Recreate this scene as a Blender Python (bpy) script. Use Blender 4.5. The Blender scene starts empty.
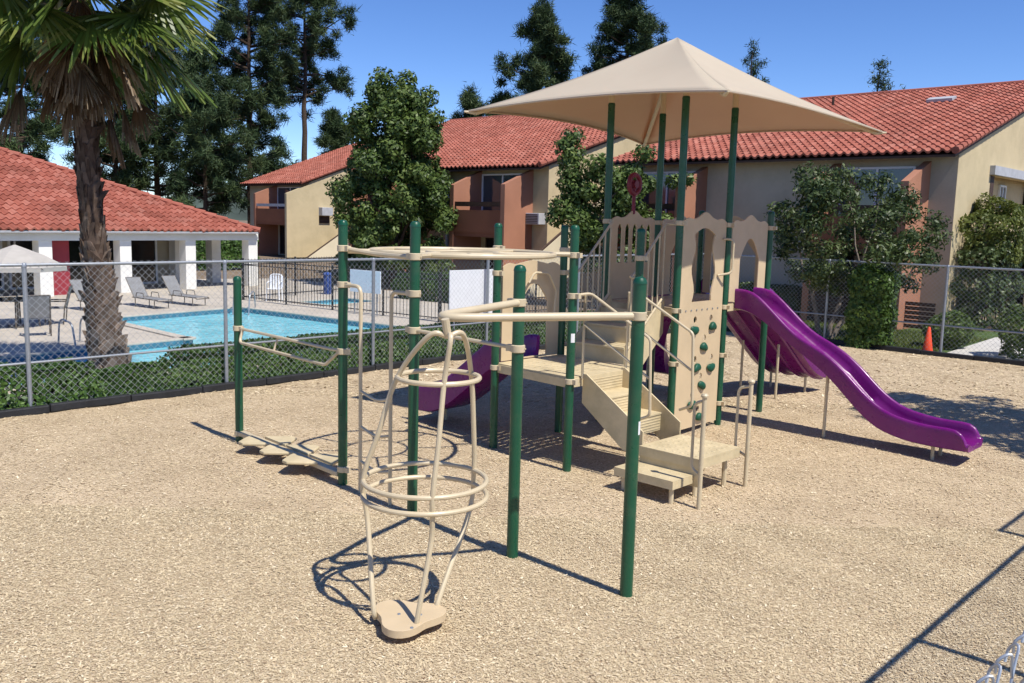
import bpy, math, random
import numpy as np
from mathutils import Vector, Matrix
from mathutils.geometry import tessellate_polygon

R = math.radians
rng = np.random.default_rng(7)
random.seed(7)
scene = bpy.context.scene
col = scene.collection

# ------------------------------------------------------------------ camera
F_PX, PITCH, ROLL, CAM_H = 898.4, 0.1338, 0.0262, 3.0525
cam_data = bpy.data.cameras.new('camera')
cam = bpy.data.objects.new('camera', cam_data)
col.objects.link(cam)
fwd = Vector((0, math.cos(PITCH), -math.sin(PITCH)))
right0 = Vector((1, 0, 0))
up0 = right0.cross(fwd)
c_, s_ = math.cos(ROLL), math.sin(ROLL)
right = right0 * c_ + up0 * s_
up = -right0 * s_ + up0 * c_
m = Matrix((right, up, -fwd)).transposed().to_4x4()
m.translation = Vector((0, 0, CAM_H))
cam.matrix_world = m
cam_data.sensor_width = 36.0
cam_data.lens = 36.0 * F_PX / 1024.0
cam_data.clip_start = 0.05
cam_data.clip_end = 5000
scene.camera = cam

# ------------------------------------------------------------------ light
SUN_EL, SUN_AZ = 58.0, -45.0          # direction towards the sun, azimuth from +X counterclockwise
world = bpy.data.worlds.new('World')
scene.world = world
world.use_nodes = True
wt = world.node_tree
bg = wt.nodes['Background']
sky = wt.nodes.new('ShaderNodeTexSky')
sky.sky_type = 'NISHITA'
sky.sun_disc = False
sky.sun_elevation = R(SUN_EL)
sky.sun_rotation = R(90 - SUN_AZ)
sky.altitude = 1500
sky.air_density = 0.8
sky.dust_density = 0.0
sky.ozone_density = 3.5
hs_ = wt.nodes.new('ShaderNodeHueSaturation')
hs_.inputs['Saturation'].default_value = 1.18
hs_.inputs['Hue'].default_value = 0.510
wt.links.new(sky.outputs[0], hs_.inputs['Color'])
wt.links.new(hs_.outputs[0], bg.inputs[0])
bg.inputs[1].default_value = 0.122
sun_data = bpy.data.lights.new('sun', 'SUN')
sun_data.energy = 4.0
sun_data.angle = R(0.55)
sun_data.color = (1.0, 0.95, 0.87)
sun = bpy.data.objects.new('sun', sun_data)
col.objects.link(sun)
sd = Vector((math.cos(R(SUN_AZ)) * math.cos(R(SUN_EL)), math.sin(R(SUN_AZ)) * math.cos(R(SUN_EL)), math.sin(R(SUN_EL))))
sun.rotation_euler = sd.to_track_quat('Z', 'Y').to_euler()
sun.location = sd * 60
vs = scene.view_settings
vs.view_transform = 'Standard'
vs.look = 'None'
vs.gamma = 1
vs.use_curve_mapping = False
vs.exposure = 0.5
scene.cycles.caustics_reflective = False
scene.cycles.caustics_refractive = False
scene.cycles.sample_clamp_indirect = 3.0
scene.cycles.max_bounces = 9
scene.cycles.diffuse_bounces = 6

# ------------------------------------------------------------------ materials
def newmat(name):
    mt = bpy.data.materials.new(name)
    mt.use_nodes = True
    nt = mt.node_tree
    return mt, nt, nt.nodes['Principled BSDF'], nt.nodes, nt.links

def mat(name, colr, rough=0.6, var=0.12, scale=6.0, bump=0.0, bscale=60.0, spec=0.4, metal=0.0, stain=0.0, coat=0.0, rvar=0.0, dust=None):
    mt, nt, b, N, L = newmat(name)
    tc = N.new('ShaderNodeTexCoord')
    n1 = N.new('ShaderNodeTexNoise'); n1.inputs['Scale'].default_value = scale; n1.inputs['Detail'].default_value = 5
    L.new(tc.outputs['Object'], n1.inputs['Vector'])
    rp = N.new('ShaderNodeValToRGB')
    rp.color_ramp.elements[0].position = 0.3; rp.color_ramp.elements[1].position = 0.7
    rp.color_ramp.elements[0].color = (*[max(0, x * (1 - var)) for x in colr], 1)
    rp.color_ramp.elements[1].color = (*[min(1, x * (1 + var)) for x in colr], 1)
    L.new(n1.outputs['Fac'], rp.inputs[0])
    out = rp.outputs[0]
    if stain > 0:
        n2 = N.new('ShaderNodeTexNoise'); n2.inputs['Scale'].default_value = scale * 0.35; n2.inputs['Detail'].default_value = 8
        n2.inputs['Roughness'].default_value = 0.7
        L.new(tc.outputs['Object'], n2.inputs['Vector'])
        r2 = N.new('ShaderNodeValToRGB'); r2.color_ramp.elements[0].position = 0.45; r2.color_ramp.elements[1].position = 0.75
        r2.color_ramp.elements[0].color = (1, 1, 1, 1); r2.color_ramp.elements[1].color = (1 - stain, 1 - stain, 1 - stain * 1.1, 1)
        L.new(n2.outputs['Fac'], r2.inputs[0])
        mx = N.new('ShaderNodeMix'); mx.data_type = 'RGBA'; mx.blend_type = 'MULTIPLY'; mx.inputs[0].default_value = 1
        L.new(out, mx.inputs[6]); L.new(r2.outputs[0], mx.inputs[7])
        out = mx.outputs[2]
    if dust:
        n5 = N.new('ShaderNodeTexNoise'); n5.inputs['Scale'].default_value = 3.1; n5.inputs['Detail'].default_value = 9; n5.inputs['Roughness'].default_value = 0.72
        L.new(tc.outputs['Object'], n5.inputs['Vector'])
        r5 = N.new('ShaderNodeValToRGB'); r5.color_ramp.elements[0].position = 0.50; r5.color_ramp.elements[1].position = 0.80
        r5.color_ramp.elements[0].color = (0, 0, 0, 1); r5.color_ramp.elements[1].color = (dust[3], dust[3], dust[3], 1)
        L.new(n5.outputs['Fac'], r5.inputs[0])
        m5 = N.new('ShaderNodeMix'); m5.data_type = 'RGBA'; L.new(r5.outputs[0], m5.inputs[0]); L.new(out, m5.inputs[6]); m5.inputs[7].default_value = (*dust[:3], 1)
        out = m5.outputs[2]
    if rvar > 0:
        n4 = N.new('ShaderNodeTexNoise'); n4.inputs['Scale'].default_value = 9; n4.inputs['Detail'].default_value = 8
        L.new(tc.outputs['Object'], n4.inputs['Vector'])
        mr = N.new('ShaderNodeMapRange'); mr.inputs['From Min'].default_value = 0.3; mr.inputs['From Max'].default_value = 0.7
        mr.inputs['To Min'].default_value = rough; mr.inputs['To Max'].default_value = min(1, rough + rvar)
        L.new(n4.outputs['Fac'], mr.inputs['Value']); L.new(mr.outputs[0], b.inputs['Roughness'])
    L.new(out, b.inputs['Base Color'])
    b.inputs['Roughness'].default_value = rough
    b.inputs['Specular IOR Level'].default_value = spec
    b.inputs['Metallic'].default_value = metal
    b.inputs['Coat Weight'].default_value = coat
    if bump > 0:
        n3 = N.new('ShaderNodeTexNoise'); n3.inputs['Scale'].default_value = bscale; n3.inputs['Detail'].default_value = 4
        L.new(tc.outputs['Object'], n3.inputs['Vector'])
        bp = N.new('ShaderNodeBump'); bp.inputs['Strength'].default_value = bump; bp.inputs['Distance'].default_value = 0.02
        L.new(n3.outputs['Fac'], bp.inputs['Height']); L.new(bp.outputs[0], b.inputs['Normal'])
    return mt

def tintmat(name, cols, rough=0.7, spec=0.3, trans=0.0, noise=0.0, nscale=2.0):
    """colour picked per face by the 'tint' attribute (each leaf, tile or chip its own)"""
    mt, nt, b, N, L = newmat(name)
    at = N.new('ShaderNodeAttribute'); at.attribute_name = 'tint'
    rp = N.new('ShaderNodeValToRGB')
    els = rp.color_ramp.elements
    els[0].color = (*cols[0], 1); els[1].color = (*cols[-1], 1)
    for i, c in enumerate(cols[1:-1], 1):
        e = els.new(i / (len(cols) - 1)); e.color = (*c, 1)
    L.new(at.outputs['Fac'], rp.inputs[0])
    out = rp.outputs[0]
    if noise > 0:
        tc = N.new('ShaderNodeTexCoord')
        n2 = N.new('ShaderNodeTexNoise'); n2.inputs['Scale'].default_value = nscale; n2.inputs['Detail'].default_value = 6
        L.new(tc.outputs['Object'], n2.inputs['Vector'])
        r2 = N.new('ShaderNodeValToRGB'); r2.color_ramp.elements[0].position = 0.42; r2.color_ramp.elements[1].position = 0.68
        r2.color_ramp.elements[0].color = (1, 1, 1, 1); r2.color_ramp.elements[1].color = (1 - noise, 1 - noise, 1 - noise, 1)
        L.new(n2.outputs['Fac'], r2.inputs[0])
        mx = N.new('ShaderNodeMix'); mx.data_type = 'RGBA'; mx.blend_type = 'MULTIPLY'; mx.inputs[0].default_value = 1
        L.new(out, mx.inputs[6]); L.new(r2.outputs[0], mx.inputs[7])
        out = mx.outputs[2]
    L.new(out, b.inputs['Base Color'])
    b.inputs['Roughness'].default_value = rough
    b.inputs['Specular IOR Level'].default_value = spec
    if trans > 0:
        tr = N.new('ShaderNodeBsdfTranslucent'); L.new(out, tr.inputs[0])
        ms = N.new('ShaderNodeMixShader'); ms.inputs[0].default_value = trans
        L.new(b.outputs[0], ms.inputs[1]); L.new(tr.outputs[0], ms.inputs[2])
        L.new(ms.outputs[0], N['Material Output'].inputs['Surface'])
    return mt

STUCCO_T = mat('shade_toned_stucco', (0.46, 0.375, 0.225), 0.9, 0.06, 1.2, bump=0.35, bscale=40, stain=0.24)  # gable stucco darkened for the middle block's shaded front
GREEN = mat('green_powder_coat', (0.006, 0.075, 0.036), 0.24, 0.10, 3, spec=0.5, rvar=0.2, dust=(0.16, 0.15, 0.10, 0.28))
TAN_METAL = mat('tan_powder_coat', (0.57, 0.475, 0.315), 0.32, 0.06, 4, spec=0.5, rvar=0.2, stain=0.12)
TAN_DECK = mat('tan_deck_coating', (0.60, 0.495, 0.305), 0.5, 0.08, 5, bump=0.15, bscale=90, stain=0.30, rvar=0.2)
TAN_PANEL = mat('tan_plastic_panel', (0.59, 0.46, 0.29), 0.45, 0.05, 3, bump=0.05, bscale=200, stain=0.10, rvar=0.2)
PURPLE = mat('purple_plastic', (0.155, 0.006, 0.150), 0.22, 0.10, 3, spec=0.5, bump=0.03, bscale=24, rvar=0.22, dust=(0.26, 0.10, 0.24, 0.2))
HOLD = mat('green_plastic_hold', (0.006, 0.075, 0.042), 0.5, 0.1, 20)
DARK = mat('dark_plastic', (0.02, 0.02, 0.02), 0.6)
STICKER = mat('white_sticker', (0.75, 0.75, 0.75), 0.5, 0.05)
MAROON = mat('maroon_plastic', (0.18, 0.02, 0.04), 0.45)
STEEL = mat('galvanized_steel', (0.33, 0.355, 0.385), 0.45, 0.12, 30, metal=0.55)
WIRE = mat('galvanized_wire', (0.44, 0.47, 0.50), 0.4, 0.1, 30, metal=0.4)
BLACK_EDGE = mat('black_rubber_edging', (0.018, 0.019, 0.022), 0.6, 0.3, 5, bump=0.3, bscale=30)
STUCCO_Y = mat('yellow_stucco', (0.56, 0.46, 0.28), 0.9, 0.06, 1.2, bump=0.35, bscale=40, stain=0.24)
STUCCO_G = mat('greige_stucco', (0.44, 0.395, 0.305), 0.9, 0.06, 1.2, bump=0.35, bscale=40, stain=0.24)  # on the apartment fronts, the gables' stucco greyed for their shade
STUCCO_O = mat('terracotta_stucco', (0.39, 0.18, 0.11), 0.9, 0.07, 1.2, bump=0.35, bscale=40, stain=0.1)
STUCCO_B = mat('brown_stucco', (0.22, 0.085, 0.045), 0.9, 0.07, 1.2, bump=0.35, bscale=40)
WHITE = mat('white_painted_stucco', (0.80, 0.79, 0.74), 0.8, 0.04, 1.5, bump=0.15, bscale=40, stain=0.08)
CREAM = mat('cream_wall', (0.70, 0.62, 0.45), 0.85, 0.05, 1.5, bump=0.2, bscale=40)
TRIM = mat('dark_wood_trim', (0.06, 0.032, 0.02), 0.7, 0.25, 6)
GREYWOOD = mat('grey_painted_beam', (0.42, 0.43, 0.45), 0.7, 0.1, 4)
FRAME = mat('white_window_frame', (0.72, 0.74, 0.76), 0.4, 0.05)
GLASS = mat('window_glass', (0.05, 0.065, 0.085), 0.06, 0.2, 0.6, spec=0.9)
DOORGLASS = mat('dark_door_glass', (0.012, 0.014, 0.016), 0.08, 0.2, 0.6, spec=0.6)
CRIMSON = mat('crimson_paint', (0.30, 0.035, 0.05), 0.6, 0.06)
IRON = mat('black_iron', (0.02, 0.02, 0.02), 0.5, 0.1)
BARK = mat('bark', (0.075, 0.05, 0.035), 0.95, 0.35, 8, bump=1.0, bscale=14)
PALEBARK = mat('pale_bark', (0.22, 0.18, 0.14), 0.9, 0.3, 6, bump=0.6, bscale=20)
SLING = mat('grey_sling_fabric', (0.21, 0.21, 0.21), 0.7, 0.1, 6)
BRONZE = mat('bronze_frame', (0.10, 0.085, 0.07), 0.45, 0.1)
UMBRELLA = mat('umbrella_canvas', (0.42, 0.39, 0.35), 0.85, 0.05)
PLASTIC_W = mat('white_plastic', (0.82, 0.84, 0.87), 0.4, 0.04)
BLUE = mat('blue_plastic', (0.03, 0.07, 0.25), 0.45)
CONE = mat('orange_cone', (0.75, 0.075, 0.02), 0.5, 0.1)
CONCRETE = mat('concrete', (0.47, 0.42, 0.35), 0.9, 0.10, 1.5, bump=0.15, bscale=30, stain=0.15)
PATH = mat('pale_concrete', (0.52, 0.50, 0.46), 0.9, 0.08, 2)
TILEBAND = mat('blue_pool_tile', (0.06, 0.17, 0.24), 0.25, 0.3, 14)
PLASTER = mat('pool_plaster', (0.45, 0.75, 0.80), 0.6, 0.05)
TILE = tintmat('clay_roof_tiles', [(0.29, 0.088, 0.058), (0.35, 0.112, 0.075), (0.375, 0.125, 0.086), (0.43, 0.168, 0.12)], 0.8, 0.25, noise=0.26, nscale=0.9)
LEAF_T = tintmat('tree_leaves', [(0.034, 0.062, 0.014), (0.084, 0.136, 0.029), (0.165, 0.222, 0.056)], 0.5, 0.35, 0.22)
LEAF_M = tintmat('glossy_leaves', [(0.026, 0.046, 0.013), (0.060, 0.094, 0.027), (0.130, 0.165, 0.054)], 0.45, 0.35, 0.2)
LEAF_H = tintmat('hedge_leaves', [(0.028, 0.068, 0.014), (0.058, 0.125, 0.024), (0.125, 0.215, 0.045)], 0.5, 0.35, 0.22)
LEAF_B = tintmat('bright_bush_leaves', [(0.032, 0.064, 0.012), (0.07, 0.125, 0.022), (0.155, 0.24, 0.05)], 0.45, 0.35, 0.25)
LEAF_Y = tintmat('yellow_green_leaves', [(0.05, 0.075, 0.012), (0.11, 0.14, 0.025), (0.20, 0.22, 0.05)], 0.5, 0.35, 0.25)
NEEDLE = tintmat('pine_needles', [(0.016, 0.036, 0.014), (0.042, 0.074, 0.027), (0.095, 0.130, 0.046)], 0.6, 0.25, 0.12)
PALM_G = tintmat('palm_green', [(0.04, 0.072, 0.012), (0.11, 0.165, 0.028), (0.30, 0.31, 0.085)], 0.38, 0.5, 0.32)
PALM_D = tintmat('palm_dead', [(0.06, 0.034, 0.019), (0.15, 0.095, 0.052), (0.36, 0.29, 0.20)], 0.8, 0.2, 0.2)
PALM_T = tintmat('palm_trunk_boots', [(0.065, 0.040, 0.028), (0.14, 0.10, 0.075), (0.30, 0.245, 0.20)], 0.9, 0.2, noise=0.4, nscale=9)

# canvas: thin woven cloth lets part of the sun through
CANVAS, nt, b, N, L = newmat('tan_shade_cloth')
tc = N.new('ShaderNodeTexCoord'); w1 = N.new('ShaderNodeTexNoise'); w1.inputs['Scale'].default_value = 2.0
w1.inputs['Detail'].default_value = 6
L.new(tc.outputs['Object'], w1.inputs['Vector'])
rp = N.new('ShaderNodeValToRGB'); rp.color_ramp.elements[0].color = (0.60, 0.54, 0.42, 1); rp.color_ramp.elements[1].color = (0.66, 0.60, 0.47, 1)
L.new(w1.outputs['Fac'], rp.inputs[0]); L.new(rp.outputs[0], b.inputs['Base Color']); b.inputs['Roughness'].default_value = 0.9
b.inputs['Specular IOR Level'].default_value = 0.1
trn = N.new('ShaderNodeBsdfTranslucent'); trn.inputs[0].default_value = (0.62, 0.27, 0.07, 1)
ms = N.new('ShaderNodeMixShader'); ms.inputs[0].default_value = 0.32
L.new(b.outputs[0], ms.inputs[1]); L.new(trn.outputs[0], ms.inputs[2]); L.new(ms.outputs[0], N['Material Output'].inputs['Surface'])

# mulch base
MULCH, nt, b, N, L = newmat('wood_chip_mulch')
tc = N.new('ShaderNodeTexCoord')
mp = N.new('ShaderNodeMapping'); L.new(tc.outputs['Object'], mp.inputs[0])
v1 = N.new('ShaderNodeTexVoronoi'); v1.inputs['Scale'].default_value = 95; v1.inputs['Randomness'].default_value = 1
nd = N.new('ShaderNodeTexNoise'); nd.inputs['Scale'].default_value = 45; nd.inputs['Detail'].default_value = 3
L.new(mp.outputs[0], nd.inputs['Vector'])
ad = N.new('ShaderNodeVectorMath'); ad.operation = 'MULTIPLY_ADD'; ad.inputs[1].default_value = (0.03, 0.03, 0.03)
L.new(nd.outputs['Color'], ad.inputs[0]); L.new(mp.outputs[0], ad.inputs[2]); L.new(ad.outputs[0], v1.inputs['Vector'])
sp = N.new('ShaderNodeSeparateColor'); L.new(v1.outputs['Color'], sp.inputs[0])
rp = N.new('ShaderNodeValToRGB')
rp.color_ramp.elements[0].color = (0.26, 0.175, 0.11, 1); rp.color_ramp.elements[1].color = (0.74, 0.61, 0.43, 1)
e = rp.color_ramp.elements.new(0.2); e.color = (0.51, 0.40, 0.26, 1)
e = rp.color_ramp.elements.new(0.6); e.color = (0.60, 0.475, 0.315, 1)
L.new(sp.outputs[0], rp.inputs[0])
n2 = N.new('ShaderNodeTexNoise'); n2.inputs['Scale'].default_value = 0.9; n2.inputs['Detail'].default_value = 8; n2.inputs['Roughness'].default_value = 0.65
L.new(mp.outputs[0], n2.inputs['Vector'])
r2 = N.new('ShaderNodeValToRGB'); r2.color_ramp.elements[0].position = 0.35; r2.color_ramp.elements[1].position = 0.7
r2.color_ramp.elements[0].color = (0.76, 0.74, 0.72, 1); r2.color_ramp.elements[1].color = (1.0, 1.0, 1.0, 1)
L.new(n2.outputs['Fac'], r2.inputs[0])
mx = N.new('ShaderNodeMix'); mx.data_type = 'RGBA'; mx.blend_type = 'MULTIPLY'; mx.inputs[0].default_value = 1
L.new(rp.outputs[0], mx.inputs[6]); L.new(r2.outputs[0], mx.inputs[7]); L.new(mx.outputs[2], b.inputs['Base Color'])
b.inputs['Roughness'].default_value = 0.95; b.inputs['Specular IOR Level'].default_value = 0.1
bp = N.new('ShaderNodeBump'); bp.inputs['Strength'].default_value = 0.5; bp.inputs['Distance'].default_value = 0.015
L.new(sp.outputs[1], bp.inputs['Height']); L.new(bp.outputs[0], b.inputs['Normal'])
CHIP = tintmat('loose_wood_chips', [(0.15, 0.085, 0.05), (0.525, 0.418, 0.26), (0.60, 0.485, 0.308), (0.64, 0.52, 0.335), (0.87, 0.755, 0.55)], 0.9, 0.1)

# water
WATER, nt, b, N, L = newmat('pool_water_surface')
tc = N.new('ShaderNodeTexCoord')
n1 = N.new('ShaderNodeTexNoise'); n1.inputs['Scale'].default_value = 1.4; n1.inputs['Detail'].default_value = 4; n1.inputs['Distortion'].default_value = 1.2
L.new(tc.outputs['Object'], n1.inputs['Vector'])
rp = N.new('ShaderNodeValToRGB'); rp.color_ramp.elements[0].position = 0.35; rp.color_ramp.elements[1].position = 0.7  # noise tones paint caustic light ripples into the water colour
rp.color_ramp.elements[0].color = (0.17, 0.56, 0.66, 1); rp.color_ramp.elements[1].color = (0.32, 0.72, 0.78, 1)
L.new(n1.outputs['Fac'], rp.inputs[0]); L.new(rp.outputs[0], b.inputs['Base Color'])
b.inputs['Roughness'].default_value = 0.08; b.inputs['IOR'].default_value = 1.33; b.inputs['Specular IOR Level'].default_value = 0.35
n2 = N.new('ShaderNodeTexNoise'); n2.inputs['Scale'].default_value = 5; n2.inputs['Detail'].default_value = 3
L.new(tc.outputs['Object'], n2.inputs['Vector'])
bp = N.new('ShaderNodeBump'); bp.inputs['Strength'].default_value = 0.45; bp.inputs['Distance'].default_value = 0.06
L.new(n2.outputs['Fac'], bp.inputs['Height']); L.new(bp.outputs[0], b.inputs['Normal'])

# soil and grass
SOIL = mat('dry_soil', (0.20, 0.15, 0.10), 0.95, 0.3, 0.8, bump=0.5, bscale=20)
GRASS = mat('lawn_ground', (0.06, 0.10, 0.022), 0.9, 0.35, 3, bump=0.6, bscale=60)

# ------------------------------------------------------------------ mesh helpers
class MB:
    def __init__(self):
        self.v = []; self.f = []; self.t = None
    def add(self, vs_, fs_):
        o = len(self.v)
        self.v += [tuple(map(float, p)) for p in vs_]
        self.f += [tuple(i + o for i in f) for f in fs_]
        return self
    def box(self, c, s, ax=None):
        """box with centre c, full sizes s, axes ax (3 unit vectors)"""
        ax = ax or ((1, 0, 0), (0, 1, 0), (0, 0, 1))
        a = [Vector(x) * (h / 2) for x, h in zip(ax, s)]
        c = Vector(c)
        vs_ = [c + a[0] * i + a[1] * j + a[2] * k for i in (-1, 1) for j in (-1, 1) for k in (-1, 1)]
        return self.add(vs_, [(0, 1, 3, 2), (4, 6, 7, 5), (0, 4, 5, 1), (2, 3, 7, 6), (0, 2, 6, 4), (1, 5, 7, 3)])
    def tube(self, pts, r, n=10, closed=False, caps=True):
        P = [Vector(p) for p in pts]
        k = len(P)
        rr = r if isinstance(r, (list, tuple, np.ndarray)) else [r] * k
        T = []
        for i in range(k):
            if closed: t = P[(i + 1) % k] - P[i - 1]
            else: t = P[min(i + 1, k - 1)] - P[max(i - 1, 0)]
            T.append(t.normalized() if t.length > 1e-9 else Vector((0, 0, 1)))
        a = Vector((0, 0, 1)) if abs(T[0].z) < 0.9 else Vector((1, 0, 0))
        u = (a - T[0] * a.dot(T[0])).normalized()
        vs_ = []
        for i in range(k):
            u = (u - T[i] * u.dot(T[i]))
            u = u.normalized() if u.length > 1e-6 else T[i].orthogonal().normalized()
            w = T[i].cross(u)
            for j in range(n):
                an = 2 * math.pi * j / n
                vs_.append(P[i] + (u * math.cos(an) + w * math.sin(an)) * rr[i])
        fs_ = []
        for i in range(k if closed else k - 1):
            i2 = (i + 1) % k
            for j in range(n):
                j2 = (j + 1) % n
                fs_.append((i * n + j, i * n + j2, i2 * n + j2, i2 * n + j))
        if caps and not closed:
            fs_.append(tuple(range(n))[::-1]); fs_.append(tuple((k - 1) * n + j for j in range(n)))
        return self.add(vs_, fs_)
    def lathe(self, c, prof, n=16):
        """vertical axis at c=(x,y,z0); prof = [(r, z)]"""
        c = Vector(c)
        return self.tube_profile(c, prof, n)
    def tube_profile(self, c, prof, n):
        vs_ = []; fs_ = []
        for r, z in prof:
            for j in range(n):
                an = 2 * math.pi * j / n
                vs_.append(c + Vector((r * math.cos(an), r * math.sin(an), z)))
        for i in range(len(prof) - 1):
            for j in range(n):
                j2 = (j + 1) % n
                fs_.append((i * n + j, i * n + j2, (i + 1) * n + j2, (i + 1) * n + j))
        fs_.append(tuple(range(n))[::-1]); fs_.append(tuple((len(prof) - 1) * n + j for j in range(n)))
        return self.add(vs_, fs_)
    def plate(self, o, u, w, loops, th, both=True):
        """flat plate: 2D loops (outline then holes) in plane o + a*u + b*w, thickness th centred"""
        o = Vector(o); u = Vector(u); w = Vector(w); nrm = u.cross(w).normalized()
        ls = [[Vector((a, b_, 0)) for a, b_ in lp] for lp in loops]
        tris = tessellate_polygon(ls)
        flat = [p for lp in loops for p in lp]
        n = len(flat)
        vs_ = [o + u * a + w * b_ - nrm * th / 2 for a, b_ in flat] + [o + u * a + w * b_ + nrm * th / 2 for a, b_ in flat]
        fs_ = [(a, c2, b_) for a, b_, c2 in tris] + [(a + n, b_ + n, c2 + n) for a, b_, c2 in tris]
        i0 = 0
        for lp in loops:
            k = len(lp)
            for i in range(k):
                a, b_ = i0 + i, i0 + (i + 1) % k
                fs_.append((a, b_, b_ + n, a + n))
            i0 += k
        return self.add(vs_, fs_)

def link(name, me, material, parent=None, bevel=0.0, smooth=35):
    if smooth:
        me.shade_smooth()
        try: me.set_sharp_from_angle(angle=R(smooth))
        except Exception: pass
    me.materials.append(material)
    o = bpy.data.objects.new(name, me)
    col.objects.link(o)
    if parent is not None:
        o.parent = parent
    if bevel:
        b_ = o.modifiers.new('bevel', 'BEVEL'); b_.width = bevel; b_.segments = 2; b_.limit_method = 'ANGLE'; b_.angle_limit = R(40)
    return o

def fix_normals(me):
    import bmesh
    bm = bmesh.new(); bm.from_mesh(me); bmesh.ops.recalc_face_normals(bm, faces=bm.faces); bm.to_mesh(me); bm.free()

def build(name, mb, material, parent=None, origin=None, bevel=0.0, smooth=35, tint=None):
    """origin: world point the mesh is stored relative to (the parent's base)"""
    if origin is None:
        origin = root_loc(parent) if parent is not None else (0, 0, 0)
    ox, oy, oz = origin
    me = bpy.data.meshes.new(name)
    me.from_pydata([(x - ox, y - oy, z - oz) for x, y, z in mb.v], [], mb.f)
    fix_normals(me)
    if tint is not None:
        at = me.attributes.new('tint', 'FLOAT', 'FACE'); at.data.foreach_set('value', np.asarray(tint, dtype=np.float32))
    me.update()
    o = link(name, me, material, parent, bevel, smooth)
    if parent is None:
        o.location = origin
    return o

def root_loc(o):
    while o.parent is not None: o = o.parent
    return tuple(o.location)

def np_mesh(name, verts, nper, tint, material, parent=None, origin=(0, 0, 0), smooth=0):
    """verts (F*nper, 3): separate faces of nper corners each"""
    verts = np.asarray(verts, dtype=np.float32).reshape(-1, 3) - np.asarray(origin, dtype=np.float32)
    nv = len(verts); nf = nv // nper
    me = bpy.data.meshes.new(name)
    me.vertices.add(nv); me.vertices.foreach_set('co', verts.ravel())
    me.loops.add(nv); me.loops.foreach_set('vertex_index', np.arange(nv, dtype=np.int32))
    me.polygons.add(nf)
    me.polygons.foreach_set('loop_start', np.arange(0, nv, nper, dtype=np.int32))
    try: me.polygons.foreach_set('loop_total', np.full(nf, nper, dtype=np.int32))
    except Exception: pass
    at = me.attributes.new('tint', 'FLOAT', 'FACE'); at.data.foreach_set('value', np.asarray(tint, dtype=np.float32))
    me.update(calc_edges=True)
    me.validate()
    o = link(name, me, material, parent, 0, smooth)
    if parent is None: o.location = origin
    return o

def tag(o, label=None, cat=None, group=None, kind=None):
    if label: o['label'] = label
    if cat: o['category'] = cat
    if group: o['group'] = group
    if kind: o['kind'] = kind
    return o

def thing(name, label, cat, loc=(0, 0, 0), group=None):
    o = bpy.data.objects.new(name, None)
    col.objects.link(o); o.location = loc; o.empty_display_size = 0.2
    return tag(o, label, cat, group)

def copy_tree(o, parent=None):
    c = o.copy(); col.objects.link(c)
    if parent is not None: c.parent = parent
    for ch in [x for x in scene.objects if x.parent == o]:
        copy_tree(ch, c)
    return c

def fillet(pts, r, seg=6):
    P = [Vector(p) for p in pts]
    out = [P[0]]
    for i in range(1, len(P) - 1):
        a, b_, c2 = P[i - 1], P[i], P[i + 1]
        d1, d2 = (a - b_), (c2 - b_)
        ang = d1.angle(d2)
        t = min(r / max(math.tan(ang / 2), 1e-3), d1.length * 0.49, d2.length * 0.49)
        p1, p2 = b_ + d1.normalized() * t, b_ + d2.normalized() * t
        for k in range(seg + 1):
            s = k / seg
            out.append(p1 * (1 - s) ** 2 + b_ * 2 * s * (1 - s) + p2 * s * s)
    out.append(P[-1])
    return out

def smooth_curve(pts, n=8):
    """Catmull-Rom through points"""
    P = [np.array(p, float) for p in pts]
    P = [2 * P[0] - P[1]] + P + [2 * P[-1] - P[-2]]
    out = []
    for i in range(1, len(P) - 2):
        p0, p1, p2, p3 = P[i - 1:i + 3]
        for k in range(n):
            t = k / n
            out.append(0.5 * ((2 * p1) + (-p0 + p2) * t + (2 * p0 - 5 * p1 + 4 * p2 - p3) * t * t + (-p0 + 3 * p1 - 3 * p2 + p3) * t ** 3))
    out.append(P[-2])
    return out

E1 = np.array([math.cos(R(-43.5)), math.sin(R(-43.5)), 0.0])
E2 = np.array([-E1[1], E1[0], 0.0])
ZZ = np.array([0, 0, 1.0])

# ------------------------------------------------------------------ ground, pool and paving
import bmesh
def sheet(name, outer, holes, z, material, kind='structure'):
    mb = MB()
    ls = [[Vector((x, y, 0)) for x, y in lp] for lp in [outer] + holes]
    flat = [p for lp in [outer] + holes for p in lp]
    mb.add([(x, y, z) for x, y in flat], [tuple(t) for t in tessellate_polygon(ls)])
    o = build(name, mb, material, smooth=0)
    return tag(o, kind=kind)

FB = np.array([-5.15, 16.02]) * 0.968; RB = np.array([10.91, 22.80]) * 0.968      # a post of the left fence and one of the right fence
e1, e2 = E1[:2], E2[:2]
def isect(p, d, q, g):
    A = np.array([[d[0], -g[0]], [d[1], -g[1]]]); t = np.linalg.solve(A, q - p); return p + d * t[0]
CORNER = isect(FB, e2, RB, e1)
POOL = [(-13.0, 10.3), (-6.35, 17.1), (-1.0, 22.7), (-1.15, 23.6), (-8.88, 29.11), (-11.5, 25.2), (-7.75, 21.61), (-10.4, 17.98), (-14.6, 12.1)]
SPA = [(-7.6, 31.5), (-6.3, 30.6), (-4.9, 32.4), (-6.2, 33.4)]
sheet('ground', [(-2500, -2500), (2500, -2500), (2500, 2500), (-2500, 2500)], [POOL, SPA], -0.05, SOIL)
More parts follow.
